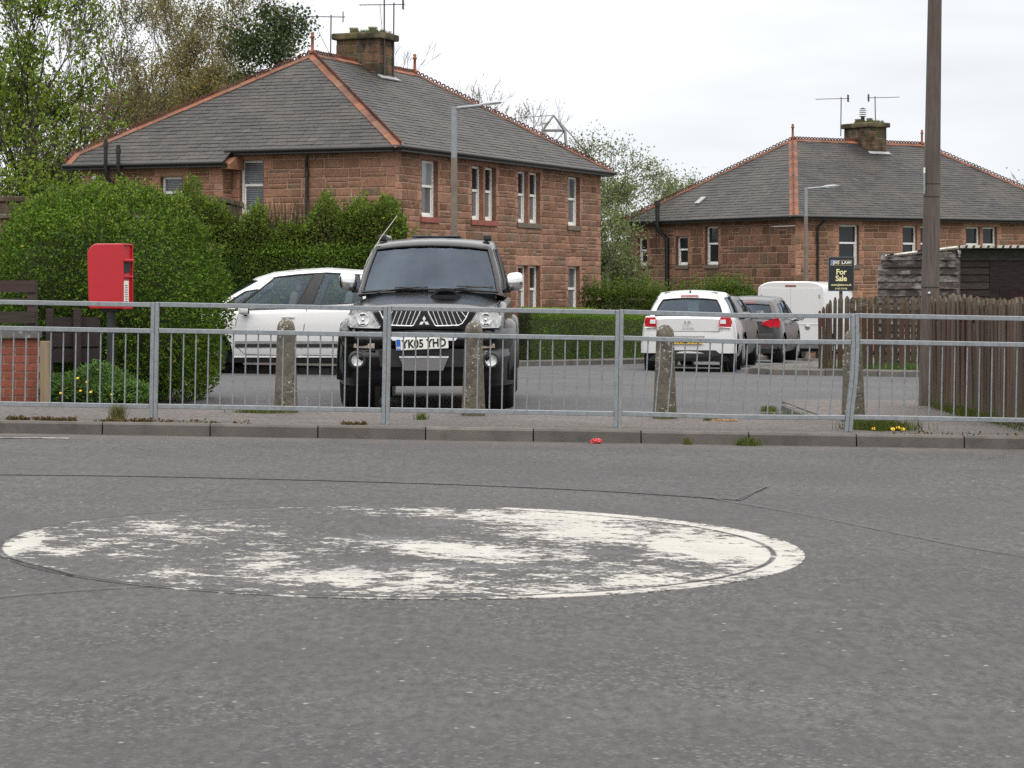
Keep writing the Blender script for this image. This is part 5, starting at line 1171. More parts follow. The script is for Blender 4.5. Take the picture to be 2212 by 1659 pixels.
# lamp posts
M_LPAINT = vmat('grey brown lamp column paint', (.16, .125, .1, 1), .6, .1, var=.25, scale=5)
def lamp(u, d, vtop, label, arm, rise, zb):
    x = PX(u, d); z0 = G(x, d)+.08; t = thing('street_lamp', (x, d, z0), label, 'street lamp', 0, 'street lamps'); H = PZ(vtop, d)-z0
    zp = H*.66 if zb is None else zb-z0
    mb = MB(); mb.tube([(0, 0, -.1), (0, 0, 1.2)], .085, 16); mb.tube([(0, 0, 1.2), (0, 0, zp)], [.07, .062], 16, cap=False); mb.build('lower_column', M_LPAINT, t)
    mb = MB(); mb.tube([(0, 0, zp), (0, 0, H)], .058, 16); mb.build('upper_column', M_GALV, t)
    mb = MB(); mb.tube([(-.05, 0, H-.045), (arm*.55, 0, H+rise*.55-.045)], .034, 10); mb.build('arm', M_GALV, t)
    mb = MB(); a = arm*.5; n = 9
    P = [(a, .02, .03), (a+arm*.12, .06, .05), (a+arm*.3, .09, .045), (arm*.93, .08, .015), (arm, .02, .004)]
    vs = []
    for (xx, hw, th) in P:
        zc = H-.03+rise*xx/arm
        for k in range(10): an = 2*math.pi*k/10; vs.append((xx, hw*math.cos(an), zc+th*(math.sin(an) if math.sin(an) > 0 else .5*math.sin(an))))
    mb.add(vs, [(i*10+k, i*10+(k+1) % 10, (i+1)*10+(k+1) % 10, (i+1)*10+k) for i in range(4) for k in range(10)], 0, None, True)
    ln = mb.build('lantern', vmat('pale lantern casing', (.4, .41, .42, 1), .4, .3, var=.1), t)
    mb = MB(); mb.box((arm*.76, 0, H-.052+rise*.76), (arm*.36, .1, .012), rot=Matrix.Rotation(-math.atan(rise/arm), 3, 'Y')); mb.build('lens', M_WLENS, ln)
lamp(981, 46, 230, 'street lamp with a slim lantern rising behind the black pickup', 1.0, .12, PZ(341, 46))
lamp(1741, 73.5, 405, 'street lamp with a slim lantern behind the white van', 1.1, .1, PZ(467, 73.5))
# for sale board
SB = thing('sale_board', (PX(1817, 42.2), 42.2, G(6, 42.2)), 'black for sale board with cream lettering above the picket fence', 'sign')
M_BOARD = vmat('black sign board', (.01, .011, .011, 1), .45, var=.2); M_CREAM = vmat('cream sign lettering', (.78, .72, .38, 1), .6, var=.05); M_BOX = vmat('blue sign panel', (.1, .18, .5, 1), .6, var=.2)
zc = PZ(592, 42.2)-G(6, 42.2); w2, h2 = .24, .315
mb = MB(); mb.cbox((0, 0, zc), (2*w2, .02, 2*h2), .004); bd = mb.build('board', M_BOARD, SB)
mb = MB()
for (c, d) in (((0, -.011, zc+h2-.006), (2*w2, .01, .012)), ((0, -.011, zc-h2+.006), (2*w2, .01, .012)), ((-w2+.006, -.011, zc), (.012, .01, 2*h2-.024)), ((w2-.006, -.011, zc), (.012, .01, 2*h2-.024))): mb.box(c, d)
mb.build('edging', vmat('grey green board edge', (.12, .14, .14, 1), .5, var=.2), bd)
bf_ = lambda ox, oz: (lambda a, b, h: (a+ox, -.0115-h, b+oz+zc))
def tx(txt, size, ox, oz, m, off=.004, sp=1.0): mb = MB(); mb.text(txt, size, bf_(ox, oz), .001, off, spacing=sp); mb.build('lettering', m, bd, normals=False)
tx('For', .14, 0, .035, M_CREAM, .003, .95); tx('Sale', .14, 0, -.085, M_CREAM, .003, .95); tx('www.jhslaw.co.uk', .052, 0, -.198, M_CREAM, .0012, .98); tx('01387 739 000', .036, 0, -.268, M_CREAM, .0006)
mb = MB(); mb.add([bf_(0, 0)(a, b, .0005) for a, b in ((-.19, .16), (-.19, .25), (-.01, .25))], [(0, 1, 2)]); mb.build('logo_panel', M_BOX, bd)
mb = MB()
for (a0, b0, a1, b1) in ((-.19, .157, .19, .160), (-.19, .25, .19, .253), (-.19, .157, -.187, .253), (.187, .157, .19, .253), (0, .157, .003, .253)): mb.quad(*[bf_(0, 0)(a, b, .0015) for a, b in ((a0, b0), (a1, b0), (a1, b1), (a0, b1))])
mb.build('logo_frame', M_CREAM, bd)
tx('JHS', .078, -.09, .206, M_CREAM, .002); tx('LAW', .078, .095, .206, M_PLW, .002)
mb = MB(); mb.cbox((0, .035, zc*.5), (.06, .045, zc+.3), .005); mb.build('stake', M_POLE, SB)
# picket fences
nb = NB('brown fence timber', .85, 0, .25); v = nb.vec((1, 1, .05)); x = nb.nd('SeparateXYZ', None, Vector=nb.tc.outputs['Object'])
c = nb.attr(); c = nb.scale(c, nb.mr(nb.noise(45, 5, .7, v), .3, .7, .55, 1.5))
c = nb.mix(nb.mr(nb.noise(3.5, 6, .7, nb.vec((1, 1, .12))), .55, .68, 0, .7), c, (.15, .125, .1, 1))
c = nb.mix(nb.math('MULTIPLY', nb.mr(x.outputs['Z'], .95, 1.2, 0, 1), nb.mr(nb.noise(12, 4, .6), .4, .65, 0, .7)), c, (.16, .15, .1, 1))
c = nb.mix(nb.math('MULTIPLY', nb.mr(x.outputs['Z'], .05, .3, 1, 0), nb.mr(nb.noise(12, 4, .6), .4, .6, 0, .7)), c, (.06, .07, .02, 1)); nb.base(c); nb.bump(nb.noise(60, 5, .7, v), .5, .006); M_FENCE = nb.mat
def pickets(name, pts, hs, label, step=.109, wd=.082, dark=1.0, lean=1.0, rail=1):
    """pts: plan polyline; hs(s) height; each picket is a part"""
    pts = [Vector(p) for p in pts]; tot = sum((pts[i+1]-pts[i]).length for i in range(len(pts)-1)); a0 = pts[0]
    t = thing(name, (a0.x, a0.y, G(a0.x, a0.y)+.09), label, 'fence')
    def at(s):
        for i in range(len(pts)-1):
            l = (pts[i+1]-pts[i]).length
            if s <= l or i == len(pts)-2: return pts[i]+(pts[i+1]-pts[i])*(s/l), (pts[i+1]-pts[i]).normalized()
            s -= l
    n = int(tot/step)
    for k in range(n):
        p, d = at(k*step+rnd.uniform(-.006, .006)); nn = Vector((-d.y, d.x)); h = hs(k*step)+rnd.uniform(-.015, .015); w_ = wd*rnd.uniform(.93, 1.05)/2; zb = G(p.x, p.y)+.09-t.location.z
        f = rnd.uniform(.7, 1.3)*dark; b = rnd.choice([(.06, .041, .03), (.05, .036, .028), (.068, .045, .034), (.07, .038, .028)]); c = (b[0]*f, b[1]*f, b[2]*f, 1)
        ln = rnd.uniform(-.012, .012)*lean; tip = rnd.uniform(.045, .065); ln2 = rnd.uniform(-.012, .012)*lean
        mb = MB(); poly = [(-w_, -.05), (w_, -.05), (w_, h-tip), (w_*.25, h), (-w_*.25, h), (-w_, h-tip)]; o = rnd.uniform(0, .008)
        mb.prism(poly, o, o-.02*rail, lambda a, q, e: (p.x-a0.x+d.x*(a+ln*q)+nn.x*(e+ln2*q), p.y-a0.y+d.y*(a+ln*q)+nn.y*(e+ln2*q), zb+q), 0, c); mb.build('picket', M_FENCE, t, normals=False)
    for z in (.3, .95):
        mb = MB(); P = []
        for k in range(len(pts)):
            p = pts[k]; d = (pts[min(k+1, len(pts)-1)]-pts[max(k-1, 0)]).normalized(); nn = Vector((-d.y, d.x)); P.append((p.x-a0.x+nn.x*.04*rail, p.y-a0.y+nn.y*.04*rail, G(p.x, p.y)+.09-t.location.z+z))
        mb.tube(P, .03, 4, col=(.05, .035, .03, 1), smooth=False); mb.build('rail', M_FENCE, t)
    for s in np.arange(.9, tot, 1.8):
        p, d = at(s); nn = Vector((-d.y, d.x))*.1*rail; mb = MB(); mb.box((p.x-a0.x+nn.x, p.y-a0.y+nn.y, G(p.x, p.y)+.09-t.location.z+.5), (.08, .08, 1.1), 0, (.05, .035, .03, 1)); mb.build('post', M_FENCE, t)
pickets('picket_fence', [(5.48, 41.0), (5.78, 41.35), (13.6, 41.9)], lambda s: float(np.interp(s, [0, .45, 1], [1.05, 1.3, 1.32])), 'picket fence with gaps below the for sale board, in front of the shed', .112, .085, .85)
pickets('picket_fence', [(4.74, 19.85), (4.66, 21.2), (4.49, 24.75)], lambda s: 1.18+.02*math.sin(s*2.1), 'weathered brown picket fence closest to the camera, running back to the wooden pole', .104, .09, 1.0, 1.6, -1)
# shed
SH = thing('garden_shed', (PX(2070, 46), 46, G(9, 46)), 'dark weathered boarded shed with a corrugated roof behind the picket fence', 'shed', R(3))
nb = NB('weathered shed board', .9, 0, .2); v = nb.vec((.12, .12, 1)); c = nb.attr(); c = nb.scale(c, nb.mr(nb.noise(40, 5, .7, v), .3, .7, .5, 1.5))
x = nb.nd('SeparateXYZ', None, Vector=nb.tc.outputs['Object'])
c = nb.mix(nb.math('MULTIPLY', nb.mr(x.outputs['X'], -.02, .03, 1, 0.0), nb.mr(nb.noise(6, 6, .7, nb.vec((.35, .35, 1.0))), .47, .62, 0, .75)), c, (.27, .25, .235, 1)); nb.base(c); nb.bump(nb.noise(50, 5, .7, v), .6, .008); M_SHED = nb.mat
bL = 2.4; A = Vector((-1.32, 1.35, 0)); dl = A.normalized(); ll = A.length # left wall runs back and left from the front corner
zt0 = PZ(540, 46)-G(9, 46); mbf0, mbf1 = MB(), MB(); mb = MB(); bh = .146
for k in range(17):
    z0 = .05+k*bh; wob = rnd.uniform(-.008, .008)
    if z0 > zt0-.05: break
    nrm = Vector((dl.y, -dl.x, 0))*-1; c = (.06, .048, .042, 1); f = rnd.uniform(.7, 1.3); c = tuple(q*f for q in c[:3])+(1,)
    xe = ll if z0+bh < zt0-.2 else ll*.96
    a0, a1 = Vector((0, 0, z0)), dl*xe+Vector((0, 0, z0+wob)); zz = min(bh*1.08, zt0-z0)
    out_ = Vector((-abs(dl.y), -abs(dl.x), 0)).normalized()
    mb.add([a0+out_*.05, a1+out_*.05, a1+out_*.006+Vector((0, 0, zz)), a0+out_*.006+Vector((0, 0, zz)), a0, a1], [(0, 1, 2, 3), (4, 5, 1, 0)], 0, c)
    for x0, x1, mbf in ((0.0, .62, mbf0), (2.05, 3.2, mbf1)):
        b0, b1 = Vector((x0, 0, z0)), Vector((x1, 0, z0+wob)); q = Vector((0, -.03, 0)); q2 = Vector((0, -.006, zz)); c2 = tuple(w*.55 for w in c[:3])+(1,)  # front boards darker: shade below the roof overhang put into their colour
        mbf.add([b0+q, b1+q, b1+q2, b0+q2, b0, b1], [(0, 1, 2, 3), (4, 5, 1, 0)], 0, c2)
mb.box((0, -.0, zt0/2), (.07, .07, zt0), 0, (.07, .06, .05, 1)); mb.build('boarding', M_SHED, SH, normals=False); [q.build('front_boarding', M_SHED, SH, normals=False) for q in (mbf0, mbf1)]
mb = MB()
for k in range(7): mb.box((.62+.1+k*.204, -.006-rnd.uniform(0, .004), .85), (.198, .025, 1.62), 0, tuple(q*rnd.uniform(.8, 1.2) for q in (.022, .014, .015))+(1,))
mb.build('door', M_SHED, SH)
mb = MB(); mb.box((1.6, -.02, zt0-.1), (3.3, .04, .22), 0, (.03, .03, .025, 1)); mb.box((1.34, -.012, 1.66+(zt0-1.66)/2), (1.42, .02, zt0-1.64), 0, (.02, .017, .016, 1)); mb.build('fascia', M_SHED, SH); mb = MB(); mb.box((1.9, .72, zt0/2-.03), (3.3, 1.3, zt0-.1), 0, (.02, .018, .017, 1)); mb.build('inner_wall', M_SHED, SH)
mb = MB(); y0, y1 = -.22, 1.6; per = .148; M_CORR = vmat('corrugated roof sheet', (.5, .48, .42, 1), .75, var=.25, scale=2, stain=(.12, .12, .08, 1), stscale=2.5, stlo=.5, sthi=.7)
def cz(x, y): return zt0+.05-(y-y0)*.115+.03*abs(math.sin(math.pi*x/per))**.7
xs_ = np.arange(-1.2, 3.6, per/8)
mb.grid(lambda x, y: (x-.0, y, cz(x, y)), list(xs_), [y0, .4, 1.0, y1]); mb.grid(lambda x, y: (x, y, cz(x, y)-.012), list(xs_), [y0, .4, 1.0, y1])
# the sheet is trimmed along the slanting left wall
keep = MB(); cut = lambda p: p[0] > -.08-(p[1]-y0)*1.02
for f in mb.f:
    if all(cut(mb.v[i]) for i in f): keep.add([mb.v[i] for i in f], [(0, 1, 2, 3)], 0, None, True)

for k in range(int(3.5/per)): x_ = -.02+k*per; keep.add([(x_, y0-.004, cz(x_, y0)-.03), (x_+per*.62, y0-.004, cz(x_, y0)-.03), (x_+per*.8, y0-.004, cz(x_, y0)+.028), (x_+per*.1, y0-.004, cz(x_, y0)+.028)], [(0, 1, 2, 3)])
keep.build('roof', M_CORR, SH, normals=False, merge=.001)
mb = MB(); mb.tube([(-.06, y0, cz(-.06, y0)-.03), (-1.2, 1.2, cz(-1.2, 1.2)-.01)], .03, 4, col=(.5, .48, .42, 1), smooth=False); mb.build('verge_board', M_CORR, SH)
mb = MB(); mb.lathe([(0, .03), (.035, .02), (.035, -.06), (.02, -.08), (.02, -.12)], (.0, -.1, zt0-.02), 12); mb.build('lamp', M_SATIN, SH)
# brick wall, timber post, slatted fence on the left
nb = NB('red brick', .9, 0, .2); c = nb.attr(); c = nb.scale(c, nb.mr(nb.noise(20, 5, .7), .3, .7, .75, 1.25)); nb.base(c); nb.bump(nb.noise(60, 4, .7), .5, .006); M_BRICK = nb.mat
wx1 = PX(82, 22.35); BW = thing('brick_wall', (wx1, 22.35, G(-4.6, 22.35)+.09), 'short red brick garden wall with concrete coping at the left edge', 'wall')
mb = MB(); nr = 8; bh = .0785
for k in range(nr):
    x = -(k % 2)*.115
    z = k*bh-.0
    while x > -2.6:
        l = .215 if x < -.01 or not k % 2 else .215
        x1 = x; x0 = x-l
        f = rnd.uniform(.75, 1.2); c = (.22*f, .072*f, .047*f, 1)
        mb.cbox(((x0+x1)/2, .05, z+.034), (l-.001, .1, .067), .004, 0, c); x = x0-.011
    if k % 2: mb.cbox((-.05, .05, z+.034), (.105, .1, .067), .004, 0, (.2, .07, .046, 1))
mb.box((-1.3, .055, nr*bh/2-.05), (2.6, .085, nr*bh+.08), 0, (.34, .25, .2, 1)); mb.build('brickwork', M_BRICK, BW)
mb = MB(); [mb.cbox((-.33-k*.69, .05, nr*bh+.045), (.685, .19, .088), .012) for k in range(4)]; mb.build('coping', vmat('grey coping concrete', (.1, .092, .085, 1), .9, var=.3, scale=5, bump=.5, stain=(.28, .26, .24, 1), stscale=9, stlo=.6, sthi=.7), BW)
TPo = MB(); TPo.cbox((0, 0, .28), (.083, .083, .66), .006); o = TPo.build('timber_post', vmat('bare weathered timber', (.21, .155, .095, 1), .85, var=.25, stretch=(1, 1, .08), scale=30, bump=.3), None); o.location = (PX(97.5, 22.15), 22.15, G(-4.5, 22)+.09); tag(o, 'pale bare timber post at the end of the brick wall', 'post')
M_BOARDS = vmat('dark brown fence board', None, .85, var=.3, scale=25, stretch=(.08, 1, 1), bump=.3, attr=True)
sx1 = PX(77, 23.0); SF = thing('slat_fence', (sx1, 23.0, G(-4.7, 23)), 'dark brown fence of horizontal boards behind the brick wall', 'fence')
for k, z in enumerate((1.225, 1.075, .915, .765, .61, .45, .3)):
    mb = MB(); mb.box((-1.2, rnd.uniform(-.004, .004), z), (2.4, .02, .118 if k != 1 else .06), 0, tuple(q*rnd.uniform(.8, 1.2) for q in (.036, .024, .022))+(1,), rot=Matrix.Rotation(rnd.uniform(-.006, .006), 3, 'Y')); mb.build('slat', M_BOARDS, SF)
for x in (-.04, -1.6): mb = MB(); mb.box((x, .04, .63), (.09, .06, 1.3), 0, (.05, .032, .03, 1)); mb.build('post', M_BOARDS, SF)
mb = MB()
for k in range(3): mb.box((.3, .5, .86-k*.16-.02), (.5, .02, .14), 0, (.024, .017, .016, 1), rot=Matrix.Rotation(.25, 3, 'Z'))
for x in (.05, .33): mb.box((x, .46, .5), (.07, .06, 1.0), 0, (.04, .027, .025, 1))
mb.build('return_panel', M_BOARDS, SF)
# red gate post by the low hedge, lattice mast, litter, drain patch
mb = MB(); mb.tube([(0, 0, -.1), (0, 0, 1.02)], .045, 10); mb.lathe([(.05, 1.02), (.05, 1.05), (0, 1.09)], n=10); o = mb.build('gate_post', vmat('dull red gate paint', (.16, .025, .025, 1), .6, var=.2), None); o.location = (PX(1113, 45), 45, G(0, 45)+.09); tag(o, 'thin dull red gate post between the pickup and the low trimmed hedge', 'post')
LM = thing('lattice_mast', (PX(1196, 150), 150, G(3, 150)), 'grey lattice mast top showing above the roof of the nearer house', 'mast'); M_LM = vmat('grey mast steel', (.2, .2, .2, 1), .6, .3, var=.15)
zt = PZ(249, 150)-G(3, 150); zm = PZ(282, 150)-G(3, 150); hw = .7; mb = MB()
for sx_ in (-1, 1):
    for sy in (-1, 1): mb.tube([(sx_*hw*2.6, sy*hw*2.6, 0), (sx_*hw*1.05, sy*hw, zm), (0, 0, zt)], [.1, .08, .07], 5)
mb.build('leg', M_LM, LM); mb = MB()
for z, k in ((zm, 1.0), (zm-2, 1.35), (zm-4, 1.7)):
    c = [(hw*k*a, hw*k*b, z) for a, b in ((-1, -1), (1, -1), (1, 1), (-1, 1))]
    for i in range(4): mb.tube([c[i], c[(i+1) % 4]], .045, 4)
    for i in range(4): q = c[(i+1) % 4]; mb.tube([c[i], (q[0]*1.3, q[1]*1.3, z-2)], .035, 4)
mb.build('brace', M_LM, LM); mb = MB(); mb.tube([(0, 0, zt), (-3.4, 0, zt-.25)], .025, 4); mb.tube([(0, 0, zt), (4.0, 0, zm-3.5)], .04, 4); mb.build('stay_wire', M_LM, LM)
lx, ly = gp(1287, 958); mb = MB(); b = bmesh.new(); bmesh.ops.create_icosphere(b, subdivisions=3, radius=1)
for v in b.verts:
    f = 1+.35*math.sin(v.co.x*7+v.co.z*5)*math.sin(v.co.y*6+2); v.co = Vector((v.co.x*.045*f, v.co.y*.035*f, max(0, v.co.z*.024*f+.016)))
b.verts.index_update(); mb.add([v.co for v in b.verts], [[v.index for v in f.verts] for f in b.faces]); b.free(); o = mb.build('crumpled_wrapper', vmat('red wrapper', (.45, .03, .035, 1), .35, var=.4, scale=30), None); o.location = (lx, ly, G(lx, ly)); tag(o, 'crumpled red wrapper lying on the road by the kerb', 'litter')
dx, dy = PX(1562, 21.2), 21.2; mb = MB(); mb.cbox((0, 0, .006), (.24, .3, .014), .004)
for k in range(6): mb.box((-.09+k*.036, 0, .016), (.018, .26, .006))
o = mb.build('drain_grate', vmat('rusty iron', (.28, .16, .08, 1), .85, var=.4, scale=12, bump=.5), None); o.location = (dx, dy, G(dx, dy)+.1); tag(o, 'small rusty iron drain grate in the footway behind the guardrail', 'drain cover')
# ------------------------------------------------------------------ vegetation
RS = np.random.default_rng(11)
def leafmat(name, trans=.25, rough=.65, spec=.16):
    n = NB(name, rough, 0, spec); c = n.attr(); c = n.scale(c, n.mr(n.noise(2.0, 3, .6), .3, .7, .82, 1.18)); n.base(c)
    tl = n.nd('BsdfTranslucent', None, Color=n.scale(c, 1.2)); ms = n.nd('MixShader', None, i0=trans); n.t.links.new(n.b.outputs[0], ms.inputs[1]); n.t.links.new(tl.outputs[0], ms.inputs[2]); n.t.links.new(ms.outputs[0], n.o.inputs[0]); return n.mat
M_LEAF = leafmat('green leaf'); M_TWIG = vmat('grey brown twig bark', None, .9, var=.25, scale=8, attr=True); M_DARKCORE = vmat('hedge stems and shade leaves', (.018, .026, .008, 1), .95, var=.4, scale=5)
def npmesh(name, V, F, C, mat, parent=None, smooth=False):
    """V (n,3), F (m,k) with k 3 or 4, C (m,3) colour of each face"""
    me = bpy.data.meshes.new(name); m, k = F.shape
    me.vertices.add(len(V)); me.vertices.foreach_set('co', np.ascontiguousarray(V, np.float32).ravel())
    me.loops.add(m*k); me.loops.foreach_set('vertex_index', np.ascontiguousarray(F, np.int32).ravel())
    me.polygons.add(m); me.polygons.foreach_set('loop_start', np.arange(0, m*k, k, dtype=np.int32))
    try: me.polygons.foreach_set('loop_total', np.full(m, k, np.int32))
    except Exception: pass
    me.polygons.foreach_set('use_smooth', np.full(m, smooth))
    at = me.color_attributes.new('Col', 'FLOAT_COLOR', 'CORNER'); cc = np.ones((m, k, 4), np.float32); cc[:, :, :3] = C[:, None, :]; at.data.foreach_set('color', cc.ravel())
    me.materials.append(mat); me.update(calc_edges=True); return link(name, me, parent)
def unit(a): return a/np.maximum(np.linalg.norm(a, axis=1, keepdims=True), 1e-9)
def leafgeo(P, size, asp=.5, nrm=None, nw=.6, droop=0.0):
    """rhombus leaves at P, tips pointing roughly along nrm"""
    n = len(P); d = unit(RS.normal(size=(n, 3)))
    if nrm is not None: d = unit(d+nrm*nw)
    d[:, 2] -= droop; d = unit(d); s = unit(np.cross(d, RS.normal(size=(n, 3)))); L = (size*RS.uniform(.6, 1.3, n))[:, None]; u = np.cross(s, d)*L*.12
    V = np.stack([P, P+d*L*.5+s*L*asp*.5+u, P+d*L, P+d*L*.5-s*L*asp*.5+u], 1).reshape(-1, 3)
    return V, np.arange(4*n).reshape(n, 4)
def pal(cols, n, jit=.2, w=None):
    c = np.array(cols)[RS.choice(len(cols), n, p=w)]; return c*RS.uniform(1-jit, 1+jit, (n, 1))*RS.uniform(.93, 1.07, (n, 3))
def vnoise(P, f, seed):
    r = np.random.default_rng(seed); o = np.zeros(len(P))
    for k in range(5):
        w_ = r.normal(size=3); w_ /= np.linalg.norm(w_); o += np.sin(P @ w_*f*r.uniform(.6, 1.7)+r.uniform(0, 6.3))
    return o/5
class Veg:
    def __init__(s): s.V = []; s.F = []; s.C = []; s.n = 0
    def leaves(s, P, size, col, **k):
        if len(P) == 0: return
        V, F = leafgeo(P, size, **k); s.V.append(V); s.F.append(F+s.n); s.C.append(col); s.n += len(V)
    def tubes(s, A, B, ra, rb, col):
        """square-section twigs from A to B"""
        n = len(A); d = unit(B-A); h = np.where(np.abs(d[:, 2:3]) < .9, np.array([[0, 0, 1.]]), np.array([[1., 0, 0]])); u = unit(np.cross(d, h)); v = np.cross(d, u); V = []
        for (Q, r) in ((A, ra), (B, rb)):
            for k in range(3):
                t = 2*math.pi*k/3; V.append(Q+(u*math.cos(t)+v*math.sin(t))*r[:, None])
        V = np.stack(V, 1).reshape(-1, 3); b = np.arange(n)[:, None]*6
        F = np.concatenate([b+np.array([[k, (k+1) % 3, 3+(k+1) % 3, 3+k]]) for k in range(3)]); s.V.append(V); s.F.append(F+s.n); s.C.append(np.tile(col, (3, 1))); s.n += len(V)
    def build(s, name, mat, parent=None): return npmesh(name, np.concatenate(s.V), np.concatenate(s.F), np.concatenate(s.C), mat, parent)
PRIVET = [(.06, .115, .010), (.08, .145, .013), (.11, .185, .018), (.034, .07, .008)]; YELL = [(.2, .2, .03), (.14, .17, .03)]
def hedge_cloud(vg, P, N, size, cols, bump=.12, seed=1, w=None, f=2.2, nw=.7):
    P = P+N*(vnoise(P, f, seed)[:, None]*bump+vnoise(P, f*3.1, seed+5)[:, None]*bump*.4+RS.uniform(-.16, .05, (len(P), 1)))
    n = len(P); c = pal(cols, n, .25, w)*(1+.28*vnoise(P, 2.6, seed+9))[:, None]*(1+.2*vnoise(P, 9, seed+3))[:, None]
    vg.leaves(P, size, c, nrm=N, nw=nw); return P
def shoots(vg, base, n, ln, lsize, col, spread=.25, per=14, twig=(.05, .06, .02)):
    """upright new growth: twigs set with leaves"""
    i = RS.integers(0, len(base), n); A = base[i]; d = unit(np.stack([RS.normal(0, spread, n), RS.normal(0, spread, n), np.ones(n)], 1)); L = ln*RS.uniform(.3, 1.1, n); B = A+d*L[:, None]
    vg.tubes(A, B, np.full(n, .006), np.full(n, .002), np.tile(np.array(twig), (n, 1)))
    t = RS.uniform(.0, 1, (n, per)); Q = (A[:, None]+(B-A)[:, None]*t[..., None]).reshape(-1, 3)+RS.normal(0, .012, (n*per, 3)); cc = pal(col, n*per, .25)
    vg.leaves(Q, lsize, cc, nrm=np.repeat(d, per, 0), nw=.6)
def ellipsoid_pts(c, r, n, zmin=-1, p=2.6):
    d = unit(RS.normal(size=(int(n*1.6), 3))); q = (np.abs(d)**p).sum(1)**(-1/p); S_ = d*q[:, None]; S_ = S_[S_[:, 2] > zmin][:n]; N = unit(np.sign(S_)*np.abs(S_)**(p-1)/np.array(r)); return S_*np.array(r)+np.array(c), N
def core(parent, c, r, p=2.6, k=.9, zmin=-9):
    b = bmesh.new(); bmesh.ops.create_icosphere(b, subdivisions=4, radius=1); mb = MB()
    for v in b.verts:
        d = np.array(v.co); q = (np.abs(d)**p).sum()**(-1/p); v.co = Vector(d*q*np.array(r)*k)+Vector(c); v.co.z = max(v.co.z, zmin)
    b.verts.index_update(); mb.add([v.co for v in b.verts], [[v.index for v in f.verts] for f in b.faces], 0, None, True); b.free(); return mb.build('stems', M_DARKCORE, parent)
# --- the big rounded privet hedge behind the post box
h1c = (-4.37, 25.4); z0 = G(*h1c); HD1 = thing('hedge', (h1c[0], h1c[1], z0), 'big rounded privet hedge behind the red post box', 'hedge')
vg = Veg(); r1 = (1.14, 1.8, 1.2)
P, N = ellipsoid_pts((0, 0, 1.05), r1, 74000, -.85, 3.1); f = P[:, 1] < .9; P, N = P[f], N[f]
low = np.maximum(0, P[:, 2]-1.3)/1.2; P[:, 0] *= 1-.26*low*(P[:, 0] > 0); P[:, 2] -= .16*np.clip(P[:, 0]-.35, 0, 1)*np.clip(P[:, 2]-1, 0, 1)
Q = hedge_cloud(vg, P, N, .042, PRIVET, .095, 3, [.3, .34, .2, .16])
i = RS.integers(0, len(Q), 420); vg.leaves(Q[i]+N[i]*.03, .05, pal(YELL, 420), nrm=N[i])
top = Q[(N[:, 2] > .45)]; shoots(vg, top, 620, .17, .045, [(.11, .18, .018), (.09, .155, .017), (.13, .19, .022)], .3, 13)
sidep = Q[(N[:, 0] > .3)]; shoots(vg, sidep, 160, .1, .04, PRIVET, .5, 9)
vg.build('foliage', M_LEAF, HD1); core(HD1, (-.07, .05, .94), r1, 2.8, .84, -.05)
# --- tall straggly hedge across the side street
HD2 = thing('hedge', (-3.3, 39.0, G(-3.3, 39)), 'tall hedge with straggly top shoots behind the white crossover', 'hedge'); vg = Veg()
def boxpts(x0, x1, y0, y1, z0, z1, n, fx=True):
    a = [(x1-x0)*(z1-z0), (x1-x0)*(y1-y0), (y1-y0)*(z1-z0), (y1-y0)*(z1-z0)]; m = [int(n*q/sum(a)) for q in a]; U = lambda a_, b_, k: RS.uniform(a_, b_, k)
    P = [np.stack([U(x0, x1, m[0]), np.full(m[0], y0), U(z0, z1, m[0])], 1), np.stack([U(x0, x1, m[1]), U(y0, y1, m[1]), np.full(m[1], z1)], 1), np.stack([np.full(m[2], x0), U(y0, y1, m[2]), U(z0, z1, m[2])], 1), np.stack([np.full(m[3], x1), U(y0, y1, m[3]), U(z0, z1, m[3])], 1)]
    N = [np.tile((0, -1., 0), (m[0], 1)), np.tile((0, 0, 1.), (m[1], 1)), np.tile((-1., 0, 0), (m[2], 1)), np.tile((1., 0, 0), (m[3], 1))]; return np.concatenate(P), np.concatenate(N)
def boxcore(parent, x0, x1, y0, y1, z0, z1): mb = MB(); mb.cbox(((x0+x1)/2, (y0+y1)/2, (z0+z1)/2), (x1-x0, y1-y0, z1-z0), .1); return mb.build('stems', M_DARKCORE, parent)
P, N = boxpts(-2.3, 1.45, -.5, .7, .2, 2.02, 42000); Q = hedge_cloud(vg, P, N, .055, [(.06, .11, .012), (.08, .14, .016), (.105, .17, .02)], .12, 21)
n = 27000; X_ = RS.uniform(-2.35, 1.5, n); zt_ = 2.64+.22*np.sin(X_*2.3)+.14*np.sin(X_*6.1+1)+.12*np.sin(X_*11)+np.where(X_ < -2.0, .2, 0); P2 = np.stack([X_, RS.uniform(-.4, .4, n), 1.85+(zt_-1.85)*RS.uniform(0, 1, n)**.85], 1); N2 = np.tile((0, -.5, .8), (n, 1))
vg.leaves(P2, .06, pal([(.08, .13, .016), (.11, .165, .02), (.08, .10, .02)], n, .3), nrm=N2)
ba = np.stack([RS.uniform(-2.3, 1.4, 900), RS.uniform(-.3, .4, 900), np.full(900, 1.9)], 1); tp = ba+np.stack([RS.normal(0, .1, 900), RS.normal(0, .1, 900), RS.uniform(.4, 1.0, 900)], 1)
vg.tubes(ba, tp, np.full(900, .008), np.full(900, .003), np.tile((.07, .062, .032), (900, 1)))
shoots(vg, P2[P2[:, 2] > 2.2], 300, .2, .06, [(.14, .21, .022), (.115, .185, .02)], .25, 14)
rb = np.stack([RS.uniform(1.2, 1.6, 60), RS.uniform(-.4, .3, 60), RS.uniform(1.3, 2.3, 60)], 1); shoots(vg, rb, 60, .5, .06, [(.14, .21, .022), (.115, .185, .02)], .8, 16)
